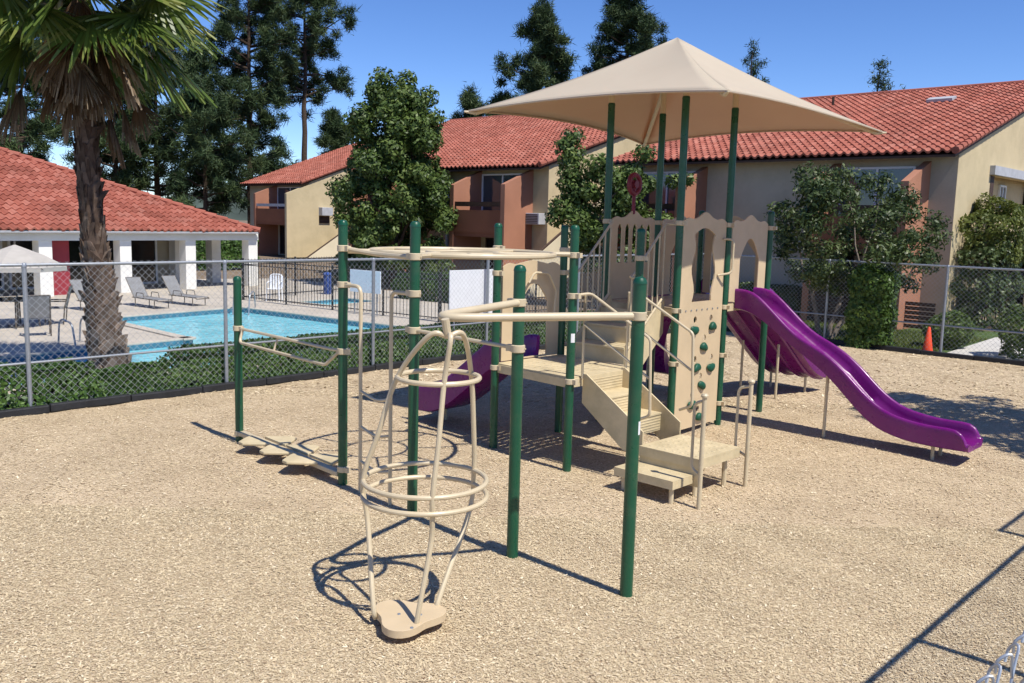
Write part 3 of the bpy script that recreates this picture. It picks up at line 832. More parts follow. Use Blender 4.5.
def clamp_mb(p, z, face):
    mb = MB(); c = Vector(p)
    mb.lathe(c + Vector((0, 0, z - 0.035)), [(PR + 0.004, 0), (PR + 0.012, 0.006), (PR + 0.012, 0.064), (PR + 0.004, 0.07)], 18)
    d = Vector(face).normalized(); q = Vector((-d.y, d.x, 0))
    mb.box(c + d * (PR + 0.028) + Vector((0, 0, z)), (0.06, 0.05, 0.058), (d, q, Vector((0, 0, 1))))
    mb.tube([c + q * -(PR * 0.35) + d * (PR * 0.9) * -1 + Vector((0, 0, z)), c + q * -(PR * 0.35) - d * (PR + 0.018) + Vector((0, 0, z))], 0.008, 6)
    return mb
faces = dict(P1=(1, -0.9, 0), P2=(1, -0.9, 0), P3=(-1, 0.9, 0), P4=(-0.8, 0.5, 0), P5=(-1, 0.3, 0))
for n, p in PP.items():
    h = heights[n]
    mb = MB()
    dome = [(PR, -0.25), (PR, h - 0.055)]
    mb.lathe(p, dome, 24)
    po = build('post', mb, GREEN, ps)
    mb = MB(); mb.lathe(p + ZZ * (h - 0.056), [(PR + 0.003, 0), (PR + 0.003, 0.012), (PR - 0.002, 0.03), (PR * 0.8, 0.046), (PR * 0.45, 0.055), (0.004, 0.058)], 24)
    if n in 'ABCD':
        build('sleeve_collar', mb, GREEN, po)
        mb = MB(); mb.lathe(p, [(PR * 0.86, h - 0.02), (PR * 0.86, 5.27)], 18); build('inner_pole', mb, TAN_METAL, po)
    else:
        build('cap', mb, GREEN, po)
    for z in clamps[n]:
        build('clamp', clamp_mb(p, z, faces.get(n, tuple(E1))), TAN_METAL, po)
    if n in ('P7', 'P5'):
        z = 1.66 if n == 'P7' else 1.43
        f = Vector((1, -0.45, 0)).normalized() if n == 'P5' else Vector((0.35, -1, 0)).normalized()
        q = Vector((-f.y, f.x, 0)); mb = MB(); cc = Vector(p) + Vector((0, 0, z)); vs_ = []
        for i in range(5):
            a = R(-28 + 14 * i); dd = f * math.cos(a) + q * math.sin(a)
            vs_ += [cc + dd * (PR + 0.0015) + Vector((0, 0, -0.055)), cc + dd * (PR + 0.0015) + Vector((0, 0, 0.055))]
        mb.add(vs_, [(2 * i, 2 * i + 2, 2 * i + 3, 2 * i + 1) for i in range(4)])
        build('sticker', mb, STICKER, po)

def deck(corners, z, th=0.11):
    """perforated steel deck: plate with real slots in rows and a folded skirt"""
    c = [Vector(PP[x]) for x in corners]
    cen = sum(c, Vector()) / 4
    q = [cen + (p - cen) * 0.985 for p in c]
    u = (q[1] - q[0]); v = (q[3] - q[0]); Lu, Lv = u.length, v.length
    u.normalize(); v.normalize()
    slots = []
    nu_, nv2 = 9, 5
    for i in range(nu_):
        for j in range(nv2):
            a = Lu * (0.10 + 0.80 * (i + 0.5) / nu_); b_ = Lv * (0.10 + 0.80 * (j + 0.5) / nv2)
            w_, l_ = 0.010, Lv * 0.055
            slots.append([(a - w_, b_ - l_), (a - w_, b_ + l_), (a + w_, b_ + l_), (a + w_, b_ - l_)])
    mb = MB(); mb.plate(q[0] + Vector((0, 0, z - 0.008)), u, v, [[(0, 0), (Lu, 0), (Lu, Lv), (0, Lv)]] + slots, 0.016)
    o = build('deck', mb, TAN_DECK, ps, smooth=0)
    mb = MB()
    for i in range(4):
        a, b_ = q[i], q[(i + 1) % 4]; d = (b_ - a).normalized(); nn = Vector((d.y, -d.x, 0))
        mb.box((a + b_) / 2 + Vector((0, 0, z - th / 2 - 0.017)), ((b_ - a).length - 0.02, 0.02, th), (d, nn, Vector((0, 0, 1))))
    build('skirt', mb, TAN_DECK, o, smooth=0, bevel=0.004)
deck(['P6', 'P7', 'P9', 'P8'], 1.16)
deck(['A', 'C', 'D', 'B'], 1.88)
deck(['B', 'D', 'E', 'F'], 1.88)

def seg(a, b_):
    d = PP[b_] - PP[a]; L_ = np.linalg.norm(d); return PP[a], d / L_, L_

def arch(u0, u1, z0, z1, rise, n=10):
    """opening outline: straight sides, arched top"""
    pts = [(u0, z0), (u0, z1)]
    for i in range(1, n):
        t = i / n; pts.append((u0 + (u1 - u0) * t, z1 + rise * math.sin(math.pi * t)))
    pts += [(u1, z1), (u1, z0)]
    return pts

def ogee_top(u0, u1, z, bump):
    """low scalloped crest between two posts: rounded shoulders, flat ledges, one small hump"""
    pts = []
    n = 32
    for i in range(n + 1):
        t = i / n; x = u0 + (u1 - u0) * t; c = abs(t - 0.5)
        h = 0.0
        if c < 0.20: h = bump * 0.50 * (0.5 + 0.5 * math.cos(math.pi * c / 0.20)) ** 0.8
        if c > 0.36: h = -0.05 * ((c - 0.36) / 0.14) ** 2
        elif c > 0.20: h = -0.018 * math.sin(math.pi * (c - 0.20) / 0.16)
        pts.append((x, z + 0.03 + h))
    return pts[::-1]

def panel(a, b_, u0, u1, z0, z1, bump, holes, name, th=0.022, wavy=False):
    o, d, L_ = seg(a, b_)
    out = [(u0, z0), (u1, z0)] + ogee_top(u0, u1, z1, bump)
    mb = MB(); mb.plate(o, Vector(d), Vector(ZZ), [out] + holes, th)
    return build(name, mb, TAN_PANEL, ps, smooth=0, bevel=0.004)

def wavy_hole(u0, u1, z0, z1):
    left = []; right_ = []
    for i in range(13):
        t = i / 12; z = z0 + (z1 - z0) * t
        left.append((u0 + 0.045 * math.sin(t * 9.5), z)); right_.append((u1 - 0.045 * math.sin(t * 8.5 + 1), z))
    top = [(u0 + (u1 - u0) * k / 6, z1 + 0.10 * math.sin(math.pi * k / 6)) for k in range(1, 6)]
    return left + top + right_[::-1]

holes_pos = [(0.5, 1.55), (1.01, 1.55), (0.79, 1.26), (0.61, 0.96), (1.02, 0.95), (0.79, 0.69), (0.52, 0.44), (0.76, 0.20)]
def blob(u, z, r, n=10, sq=1.0): return [(u + r * math.cos(2 * math.pi * k / n), z + r * sq * math.sin(2 * math.pi * k / n)) for k in range(n)]
cw = panel('C', 'D', 0.09, 1.29, 0.08, 3.13, 0.17, [wavy_hole(0.40, 0.98, 1.95, 2.92)] + [blob(u + 0.03 * (-1) ** k, z + 0.135, 0.045, 8, 1.2) for k, (u, z) in enumerate(holes_pos)], 'climbing_panel')
o, d, L_ = seg('C', 'D')
nrm_cd = np.array([d[1], -d[0], 0])
if nrm_cd @ np.array([1, -1, 0]) < 0: nrm_cd = -nrm_cd
for (u, z) in holes_pos:
    mb = MB(); c = o + d * u + ZZ * z + nrm_cd * 0.035
    prof = []
    for i in range(7):
        ph = math.pi * i / 6 - math.pi / 2
        prof.append((0.088 * math.cos(ph) + 0.001, 0.05 * math.sin(ph)))
    mb.lathe((0, 0, 0), prof, 12)
    an0 = random.uniform(0, 6.28)
    vs_ = []
    for (x, y, zz) in mb.v:
        lump = 1 + 0.14 * math.sin(3 * math.atan2(y, x) + an0)
        vs_.append(tuple(c + d * x * lump * 1.15 + nrm_cd * (y * 0.42 * lump) + ZZ * (zz * 1.25 + 0.02 * math.sin(2 * x / 0.08 + an0))))
    mb.v = vs_
    build('hand_hold', mb, HOLD, cw, smooth=60)
mb = MB()
for k in range(7):
    c = o + d * (0.25 + 0.15 * k) + ZZ * 1.83 + nrm_cd * 0.014; mb.tube([c, c + nrm_cd * 0.006], 0.014, 8)
build('bolt_row', mb, STEEL, cw)
mb = MB(); h0 = o + d * 1.20 + nrm_cd * 0.02
mb.tube(fillet([h0 + ZZ * 2.86, h0 + ZZ * 2.86 + nrm_cd * 0.13 + d * 0.08, h0 + ZZ * 2.36 + nrm_cd * 0.13 + d * 0.08, h0 + ZZ * 2.32 - d * 0.12], 0.09), 0.017, 8)
build('grab_handle', mb, TAN_METAL, cw)
panel('D', 'E', 0.11, 1.27, 1.90, 3.12, 0.17, [arch(0.40, 1.02, 1.905 + 0.02, 2.55, 0.32)], 'slide_entrance_panel')
sl_ = [arch(u - 0.055, u + 0.055, 2.45, 2.98, 0.07, 6) for u in (0.33, 0.53, 0.73, 0.93, 1.12)]
bellp = panel('A', 'B', 0.11, 1.29, 1.90, 3.13, 0.20, sl_, 'slotted_panel')
oAB, dAB, _ = seg('A', 'B'); nAB = np.cross(dAB, ZZ)
mb = MB(); cc = oAB + dAB * 0.68
mb.tube([cc + ZZ * 3.2, cc + ZZ * 3.62], 0.03, 8)
mb.tube(smooth_curve([cc + dAB * 0.145 * math.cos(a) + ZZ * (3.66 + 0.145 * math.sin(a)) for a in np.linspace(0, 2 * math.pi, 17)[:-1]], 2), 0.04, 8, closed=True)
mb.tube([cc + ZZ * 3.66 - nAB * 0.03, cc + ZZ * 3.66 + nAB * 0.05], [0.075, 0.06], 12)
for a in (0.5, 2.6, 4.7): mb.tube([cc + ZZ * 3.66, cc + dAB * 0.14 * math.cos(a) + ZZ * (3.66 + 0.14 * math.sin(a))], 0.02, 6)
build('spinner_wheel', mb, MAROON, ps)
panel('B', 'F', 0.11, 1.27, 1.90, 3.12, 0.15, [arch(0.42, 0.98, 1.93, 2.55, 0.3)], 'rear_slide_panel')
panel('E', 'F', 0.11, 1.27, 1.90, 3.12, 0.15, [arch(0.24, 1.12, 1.93, 2.6, 0.35)], 'double_slide_panel')
lp = panel('P6', 'P8', 0.10, 1.24, 1.17, 2.46, 0.06, [arch(0.46, 1.0, 1.19, 1.95, 0.25)], 'low_slide_panel')
o6, d6, _ = seg('P6', 'P8'); n6 = np.array([d6[1], -d6[0], 0])
mb = MB(); mb.tube(fillet([o6 + d6 * u + ZZ * z + n6 * 0.09 for u, z in [(0.52, 2.22), (0.62, 2.36), (0.92, 2.34), (1.08, 2.1), (1.05, 1.75)]], 0.12), 0.016, 8)
build('grab_handle', mb, TAN_METAL, lp)

# canopy ---------------------------------------------------------------
CC = np.array([2.31, 13.68, 0.0])
apex = CC + ZZ * 5.78
corners = [np.array([-0.70, 13.02, 4.58]), np.array([2.33, 10.33, 4.56]), np.array([5.68, 14.32, 4.58]), np.array([2.43, 17.6, 4.57])]
mb = MB()
for i in range(4):
    A_, B_ = corners[i], corners[(i + 1) % 4]
    nS, nT = 16, 10
    rows = []
    for j in range(nS + 1):
        s = j / nS
        e = A_ * (1 - s) + B_ * s
        pull = 0.16 * 4 * s * (1 - s)
        inw = (CC - (A_ + B_) / 2); inw[2] = 0; inw /= np.linalg.norm(inw)
        e = e + inw * pull * 1.1 + ZZ * 0.10 * 4 * s * (1 - s)
        r_ = []
        for k in range(nT + 1):
            t = k / nT
            p = apex * (1 - t) + e * t
            p = p - ZZ * 0.12 * math.sin(math.pi * t) * (0.6 + 0.4 * 4 * s * (1 - s))
            r_.append(p)
        rows.append(r_)
    vs_ = [p for r_ in rows for p in r_]
    fs_ = [(j * (nT + 1) + k, (j + 1) * (nT + 1) + k, (j + 1) * (nT + 1) + k + 1, j * (nT + 1) + k + 1) for j in range(nS) for k in range(nT)]
    mb.add(vs_, fs_)
can = build('canopy', mb, CANVAS, ps, smooth=22)
sol = can.modifiers.new('solid', 'SOLIDIFY'); sol.thickness = 0.006; sol.offset = -1
mb = MB()
for i in range(4):
    A_, B_ = corners[i], corners[(i + 1) % 4]
    inw = (CC - (A_ + B_) / 2); inw[2] = 0; inw /= np.linalg.norm(inw)
    pts = [A_ * (1 - s) + B_ * s + inw * 0.16 * 4 * s * (1 - s) * 1.1 + ZZ * (0.10 * 4 * s * (1 - s) - 0.012) for s in np.linspace(0, 1, 17)]
    mb.tube(pts, 0.016, 6)
build('hem', mb, CANVAS, can)
for pn, cr in zip('ACDB', corners):
    mb = MB(); p = PP[pn] + ZZ * 5.20
    ins = cr + (CC - cr) * np.array([0.03, 0.03, 0]) - ZZ * 0.03
    top = apex - ZZ * 0.30
    mb.tube([top, p, ins], 0.035, 8)
    build('rafter', mb, TAN_METAL, can)
    mb = MB(); mb.tube([ins, cr + (cr - CC) * np.array([0.02, 0.02, 0]) - ZZ * 0.02], [0.03, 0.014], 8); build('corner_fitting', mb, TAN_METAL, can)

# slides ---------------------------------------------------------------
def slide(name, path, w, profile_h, label=None, ribs=0, lip=0.0, beds=1):
    """path: list of (x,y,z_bed); chute of width w swept along it, rim heights profile_h"""
    P = [np.array(p, float) for p in path]
    n = len(P); mb = MB(); secs = []
    for i in range(n):
        t = P[min(i + 1, n - 1)] - P[max(i - 1, 0)]; t[2] = 0; t /= np.linalg.norm(t)
        b_ = np.array([-t[1], t[0], 0])
        hs = profile_h[i]; ww = w / 2
        half = [(0, 0.0), (ww * 0.45, 0.004), (ww - 0.13, 0.012), (ww - 0.085, 0.045), (ww - 0.068, hs * 0.6), (ww - 0.062, hs - 0.03), (ww - 0.048, hs - 0.006), (ww - 0.025, hs), (ww - 0.006, hs - 0.012), (ww, hs - 0.04), (ww - 0.008, hs * 0.5), (ww - 0.03, -0.045), (ww - 0.07, -0.062), (0, -0.062)]
        loop = half[:-1] + [(-x, y) for x, y in half[::-1][:-1]] 
        loop = loop[:len(half) - 1] + [half[-1]] + [(-x, y) for x, y in half[::-1][1:-1]]
        secs.append([P[i] + b_ * x + ZZ * y for x, y in loop])
    k = len(secs[0])
    fs_ = [(i * k + j, (i + 1) * k + j, (i + 1) * k + (j + 1) % k, i * k + (j + 1) % k) for i in range(n - 1) for j in range(k)]
    mb.add([p for s in secs for p in s], fs_)
    for s, rev in ((secs[0], True), (secs[-1], False)):
        mid = len(mb.v)
        h = len(half)
        mb.add(s, [])
        # cap as quads between inner and outer halves
        inner = list(range(0, 8)); outer = list(range(h - 1, 6, -1))
        for a in range(0, 6):
            o1, o2 = h - 1 - a, h - 2 - a
            if o2 > a + 1:
                mb.f.append((mid + a, mid + a + 1, mid + o2, mid + o1))
        m2 = lambda q: (k - q) % k
        for a in range(0, 6):
            o1, o2 = h - 1 - a, h - 2 - a
            if o2 > a + 1:
                mb.f.append((mid + m2(a), mid + m2(o1) if o1 != h - 1 else mid + h - 1, mid + m2(o2), mid + m2(a + 1)))
    so = build(name, mb, PURPLE, ps, smooth=50)
    if label: so['label'] = label
    if ribs:
        mb = MB()
        for r_ in range(ribs):
            x = (r_ / (ribs - 1) - 0.5) * w * 0.7
            pts = []
            for i in range(n):
                t = P[min(i + 1, n - 1)] - P[max(i - 1, 0)]; t[2] = 0; t /= np.linalg.norm(t)
                pts.append(P[i] + np.array([-t[1], t[0], 0]) * x - ZZ * 0.07)
            mb.tube(pts, 0.035, 6)
        build('rib', mb, PURPLE, so)
    return so

def leg(parent, p, z, r=0.024):
    mb = MB(); mb.lathe((p[0], p[1], -0.2), [(r, 0), (r, z + 0.2)], 10); build('slide_leg', mb, TAN_METAL, parent)

# wave slide: rim and underside profile measured along its run
rimd = np.array([(0.0, 2.10), (0.3, 2.10), (0.58, 1.87), (1.02, 1.49), (1.45, 1.31), (1.79, 1.08), (2.12, 0.76), (2.44, 0.55), (2.91, 0.475), (3.26, 0.48), (3.36, 0.47), (3.43, 0.43), (3.48, 0.36), (3.52, 0.24)])
botd = np.array([(0.0, 1.79), (0.3, 1.74), (0.55, 1.59), (0.99, 1.29), (1.42, 1.03), (1.67, 0.84), (1.96, 0.55), (2.29, 0.29), (2.72, 0.19), (3.12, 0.18), (3.52, 0.19)])
s1o = PP['D'] + E2 * 0.61
dd = np.concatenate([np.linspace(0, 3.2, 33), np.linspace(3.25, 3.53, 15)])
def csm(arr, x):
    return np.interp(x, arr[:, 0], arr[:, 1])
rz = csm(rimd, dd); bz = csm(botd, dd)
ker = np.array([1, 2, 3, 2, 1]) / 9.0
def sm(a): return np.convolve(np.pad(a, 2, mode='edge'), ker, mode='valid')
rz[:33] = sm(rz)[:33]; bz = sm(bz)
path = [s1o + E1 * x + ZZ * (z + 0.062) for x, z in zip(dd, bz)]
so = slide('slide', path, 0.64, list(np.maximum(rz - bz - 0.062, 0.05)), 'long wavy purple slide running down to the right')
lg = s1o + E1 * 1.52 - E2 * 0.18; leg(so, lg, 1.0)
for sgn in (-1, 1): leg(so, s1o + E1 * 3.05 + E2 * 0.16 * sgn, 0.2)
# double slide behind, running away from the far edge of the deck
ef = (PP['E'] + PP['F']) / 2
dd2 = np.linspace(0, 2.75, 24)
zz2 = np.interp(dd2, [0, 0.25, 2.0, 2.4, 2.75], [1.86, 1.78, 0.52, 0.34, 0.30])
zz2 = sm(zz2); zz2[0] = 1.86
s2 = slide('slide', [ef + E2 * (x + 0.05) + ZZ * z for x, z in zip(dd2, zz2)], 1.25, [0.26] * 20 + [0.22, 0.18, 0.12, 0.06], 'wide purple double slide seen from its ribbed underside', ribs=4)
for sgn in (-1, 1): leg(s2, ef + E2 * 1.15 + E1 * 0.35 * sgn, 1.0)
for sgn in (-1, 1): leg(s2, ef + E2 * 2.3 + E1 * 0.35 * sgn, 0.30)
# curved slide behind the upper deck
bf = (PP['B'] + PP['F']) / 2
pth = []
for i in range(22):
    t = i / 21; a = t * R(95)
    cx_ = bf + E2 * 1.0
    p = cx_ - E2 * math.cos(a) * 1.0 - E1 * math.sin(a) * 1.0
    pth.append(p + ZZ * np.interp(t, [0, 0.1, 0.8, 1], [1.84, 1.76, 0.42, 0.34]))
s4 = slide('slide', pth, 0.62, [0.28] * 18 + [0.25, 0.2, 0.14, 0.08], 'curved purple slide in shade behind the upper stairs')
leg(s4, pth[12], 0.9)
# low slide to the left
lo = (PP['P6'] + PP['P8']) / 2
dd3 = np.linspace(0, 1.98, 22)
zz3 = sm(np.interp(dd3, [0, 0.2, 1.15, 1.5, 2.12], [1.17, 1.14, 0.42, 0.25, 0.22])); zz3[0] = 1.17
s3 = slide('slide', [lo + d6 * -0.12 - E1 * (x + 0.02) + ZZ * z for x, z in zip(dd3, zz3)], 0.72, [0.30, 0.32, 0.34] + [0.36] * 13 + [0.36, 0.36, 0.35, 0.32, 0.26, 0.16], 'short low purple slide on the left of the lower deck')
leg(s3, lo - E1 * 1.7, 0.22)

# upper stairs between the two decks -------------------------------------
mb = MB()
a0, a1 = PP['P8'] * 0.5 + PP['P9'] * 0.5, PP['A'] * 0.5 + PP['C'] * 0.5
run = a1 - a0; rl = np.linalg.norm(run); rd = run / rl; rb = np.array([-rd[1], rd[0], 0])
wst = 0.86
for k in range(3):
    f0 = rl * k / 3; z = 1.16 + 0.72 * (k + 1) / 3.0 - 0.01
    c = a0 + rd * (f0 + rl / 6 + 0.02) + ZZ * (z - 0.02)
    if k < 2: mb.box(c, (rl / 3 + 0.03, wst, 0.035), (rd, rb, ZZ))
    mb.box(a0 + rd * (f0 + 0.03) + ZZ * (z - 0.14), (0.02, wst, 0.20), (rd, rb, ZZ))
st = build('stairs', mb, TAN_DECK, ps, smooth=0, bevel=0.004)
for sgn in (-1, 1):
    mb = MB(); mb.plate(a0 + rb * sgn * (wst / 2 + 0.012), Vector(rd), Vector(ZZ), [[(0.03, 0.98), (0.03, 1.42), (rl - 0.05, 2.0), (rl - 0.05, 1.50), (0.35, 0.98)]], 0.02)
    build('stringer', mb, TAN_DECK, st, smooth=0)
for a, b_ in (('P8', 'A'), ('P9', 'C')):
    sg_ = 1 if a == 'P8' else -1
    p = a0 + rb * sg_ * 0.45; q = a1 + rb * sg_ * 0.45; d = q - p; Lr = np.linalg.norm(d); d /= Lr
    mb = MB()
    mb.tube([PP[a] + ZZ * 2.34, p + d * 0.08 + ZZ * 2.34], 0.018, 8); mb.tube([PP[b_] + ZZ * 3.06, q - d * 0.08 + ZZ * 3.06], 0.018, 8)
    top = [p + d * 0.06 + ZZ * 2.34, p + d * 0.16 + ZZ * 2.38, q - d * 0.10 + ZZ * 3.06]
    low = [p + d * 0.06 + ZZ * 1.36, q - d * 0.10 + ZZ * 2.02]
    mb.tube(top, 0.018, 8); mb.tube(low, 0.018, 8)
    for k in range(7):
        f = 0.10 + (Lr - 0.22) * k / 6
        zt = np.interp(f, [0.06, 0.16, Lr - 0.10], [2.34, 2.38, 3.06]); zb = np.interp(f, [0.06, Lr - 0.10], [1.36, 2.02])
        mb.tube([p + d * f + ZZ * zb, p + d * f + ZZ * zt], 0.012, 7)
    build('railing', mb, TAN_METAL, ps)

# transfer stairs down to the front right ---------------------------------
O = PP['P7']
def TS(a, b_, z): return O + E1 * a + E2 * b_ + ZZ * z
axT = (Vector(E1), Vector(E2), Vector(ZZ))
mb = MB()
zs = [1.16, 0.93, 0.70, 0.47]
b0, b1 = 0.27, 1.04
bm_ = (b0 + b1) / 2; bw = b1 - b0
for k in range(3):
    mb.box(TS(0.02 + 0.31 * k, bm_, (zs[k] + zs[k + 1]) / 2), (0.02, bw, zs[k] - zs[k + 1]), axT)
    if k < 2: mb.box(TS(0.02 + 0.31 * k + 0.165, bm_, zs[k + 1] - 0.012), (0.33, bw, 0.025), axT)
    for j in range(5): mb.box(TS(0.032 + 0.31 * k, bm_, zs[k + 1] + 0.03 + 0.035 * j), (0.006, bw * 0.98, 0.012), axT)
tst = build('transfer_stairs', mb, TAN_DECK, ps, smooth=0, bevel=0.003)
for bb in (b0 - 0.012, b1 + 0.012):
    mb = MB(); mb.plate(TS(0, bb, 0), Vector(E1), Vector(ZZ), [[(0.0, 0.82), (0.0, 1.19), (0.06, 1.19), (0.94, 0.62), (0.94, 0.34), (0.66, 0.34)]], 0.022)
    build('stringer', mb, TAN_DECK, tst, smooth=0, bevel=0.003)
# platform with raised dots
mb = MB(); pa0, pa1, pb0, pb1, pz = 0.95, 1.78, 0.17, 1.04, 0.47
mb.box(TS((pa0 + pa1) / 2, (pb0 + pb1) / 2, pz - 0.012), (pa1 - pa0, pb1 - pb0, 0.024), axT)
for sa in (pa0 + 0.012, pa1 - 0.012): mb.box(TS(sa, (pb0 + pb1) / 2, pz - 0.07), (0.024, pb1 - pb0, 0.09), axT)
for sb in (pb0 + 0.012, pb1 - 0.012): mb.box(TS((pa0 + pa1) / 2, sb, pz - 0.07), (pa1 - pa0 - 0.05, 0.024, 0.09), axT)
mb.box(TS(1.35, pb0 + 0.03, 0.25), (0.80, 0.02, 0.22), axT)
for i in range(7):
    for j in range(7): mb.lathe(TS(pa0 + 0.10 + 0.105 * i, pb0 + 0.10 + 0.112 * j, pz), [(0.024, 0), (0.022, 0.004), (0.012, 0.006)], 8)
pf = build('platform', mb, TAN_DECK, ps, smooth=0)
for (a, b_) in ((pa0 + 0.1, pb0 + 0.12), (pa1 - 0.12, pb1 - 0.12), (pa1 - 0.12, pb0 + 0.12)):
    mb = MB(); mb.tube([TS(a, b_, -0.2), TS(a, b_, pz - 0.03)], 0.03, 8); build('foot', mb, TAN_METAL, pf)
mb = MB(); mb.box(TS(1.29, -0.02, 0.262), (0.80, 0.40, 0.024), axT)
mb.box(TS(1.29, -0.21, 0.215), (0.80, 0.022, 0.075), axT); mb.box(TS(1.68, -0.02, 0.215), (0.022, 0.40, 0.075), axT); mb.box(TS(0.90, -0.02, 0.215), (0.022, 0.40, 0.075), axT)
for i in range(6):
    for j in range(3): mb.lathe(TS(0.98 + 0.12 * i, -0.13 + 0.11 * j, 0.274), [(0.014, 0), (0.010, 0.004)], 8)
sp2 = build('step', mb, TAN_DECK, ps, smooth=0)
for (a, b_) in ((1.62, -0.13), (0.97, -0.13)):
    mb = MB(); mb.tube([TS(a, b_, -0.15), TS(a, b_, 0.24)], 0.028, 8); build('foot', mb, TAN_METAL, sp2)
for (a, b_, zt) in ((1.92, -0.04, 1.245), (1.85, 1.09, 1.265)):
    mb = MB(); mb.lathe(TS(a, b_, -0.2), [(0.026, 0), (0.026, zt + 0.19)], 12); mb.lathe(TS(a, b_, zt - 0.02), [(0.04, 0), (0.043, 0.02), (0.03, 0.04), (0.004, 0.045)], 12)
    q = TS(a, b_, 0)
    dl = -E1 * 0.16 if b_ > 0.5 else -E1 * 0.12
    mb.tube(fillet([q + ZZ * (zt - 0.06), q + dl + ZZ * (zt - 0.10), q + dl + ZZ * 0.42, q + ZZ * 0.36], 0.09), 0.017, 8)
    build('grab_post', mb, TAN_METAL, ps)
# stair handrails
for (bb, tilt) in ((0.2, 0.0), (1.10, 0.0)):
    mb = MB(); zo = 0
    c0 = PP['P7'] if bb < 0.5 else PP['P9']
    mb.tube(fillet([c0 + E1 * 0.05 + ZZ * 2.18, TS(0.12, bb, 2.20), TS(1.02, bb, 1.74), TS(1.06, bb, 0.84), TS(0.88, bb, 0.76)], 0.09), 0.018, 8)
    mb.tube(fillet([TS(0.03, bb, 2.16), TS(0.03, bb, 1.80), TS(0.05, bb, 1.80), TS(1.02, bb, 1.28)], 0.02, 3), 0.016, 8)
    mb.tube([TS(0.03, bb, 2.18), TS(0.03, bb, 1.14)], 0.016, 8)
    build('handrail', mb, TAN_METAL, ps)

# overhead ring between four posts ---------------------------------------
rc = (PP['P2'] + PP['P3'] + PP['P6'] + PP['P7']) / 4 + ZZ * 2.67
mb = MB(); RR = 1.06
def circle(c, r, n=40, ru=np.array([1, 0, 0]), rv=np.array([0, 1, 0])): return [c + ru * r * math.cos(2 * math.pi * k / n) + rv * r * math.sin(2 * math.pi * k / n) for k in range(n)]
mb.tube(circle(rc, RR, 48), 0.030, 10, closed=True)
mb.tube(circle(rc, 0.42, 28), 0.019, 8, closed=True)
for k in range(8):
    a = 2 * math.pi * k / 8 + 0.2; dv = np.array([math.cos(a), math.sin(a), 0]); mb.tube([rc + dv * 0.42, rc + dv * RR], 0.017, 8)
for n in ('P2', 'P3', 'P6', 'P7'):
    v = PP[n] - rc; v[2] = 0; L_ = np.linalg.norm(v); v /= L_
    mb.tube([rc + v * (RR - 0.02), rc + v * (L_ - 0.05)], 0.028, 8)
mb.tube(smooth_curve([PP['P2'] + ZZ * 2.70 + E1 * 0.05, PP['P2'] + E1 * 0.5 + ZZ * 2.66 + E2 * 0.06, PP['P3'] - E1 * 0.05 + ZZ * 2.66], 6), 0.026, 8)
build('overhead_ring', mb, TAN_METAL, ps)

# ladder between the two left front posts ---------------------------------
o2, d2, L2 = seg('P2', 'P3')
mb = MB()
for (s, sg, src, zt) in ((0.36, 1, 0.05, 2.30), (L2 - 0.40, -1, L2 - 0.05, 2.29)):
    mb.tube(fillet([o2 + d2 * src + ZZ * zt, o2 + d2 * s + ZZ * zt, o2 + d2 * s + ZZ * -0.15], 0.10), 0.021, 9)
for z in (0.33, 0.72, 1.12): mb.tube(smooth_curve([o2 + d2 * 0.36 + ZZ * (z + 0.03), o2 + d2 * (L2 / 2) + ZZ * (z - 0.02), o2 + d2 * (L2 - 0.40) + ZZ * (z + 0.03)], 5), 0.017, 8)
build('ladder', mb, TAN_METAL, ps)
# plain bar between P3 and P4
mb = MB(); mb.tube([PP['P3'] + ZZ * 1.93, PP['P4'] + ZZ * 1.93], 0.019, 8); build('cross_bar', mb, TAN_METAL, ps)
# hand rail loop and stepping pods on the left
o1, d1_, L1 = seg('P1', 'P2')
mb = MB(); u0, u1 = 0.12, L1 - 0.12
loop = [(u0, 1.50), (u1, 1.60), (u1 - 0.05, 1.40), (u1 - 0.12, 1.34), (u0 + 0.14, 1.36), (u0 + 0.03, 1.40)]
zz_ = lambda u: 1.47 + 0.08 * u / L1
q = np.array([-d1_[1], d1_[0], 0])
pts = [o1 + d1_ * 0.06 + ZZ * 1.54, o1 + d1_ * 0.16 + ZZ * 1.54, o1 + d1_ * (L1 - 0.20) + ZZ * 1.55 - q * 0.03, o1 + d1_ * (L1 - 0.06) + ZZ * 1.55]
mb.tube(pts, 0.019, 8)
mb.tube(fillet([o1 + d1_ * 0.14 + ZZ * 1.54, o1 + d1_ * 0.16 + ZZ * 1.37 - q * 0.06, o1 + d1_ * (L1 - 0.28) + ZZ * 1.36 - q * 0.06, o1 + d1_ * (L1 - 0.10) + ZZ * 1.52], 0.08), 0.019, 8)
mb.tube([o1 + d1_ * L1 * 0.42 + ZZ * 1.54, o1 + d1_ * L1 * 0.42 + ZZ * 1.36 - q * 0.06], 0.013, 7)
build('balance_rail', mb, TAN_METAL, ps)
mb = MB(); mb.box(o1 + d1_ * L1 / 2 + ZZ * 0.12, (L1 - 0.10, 0.10, 0.06), (d1_, q, ZZ)); beam = build('balance_beam', mb, TAN_METAL, ps, smooth=0, bevel=0.012)
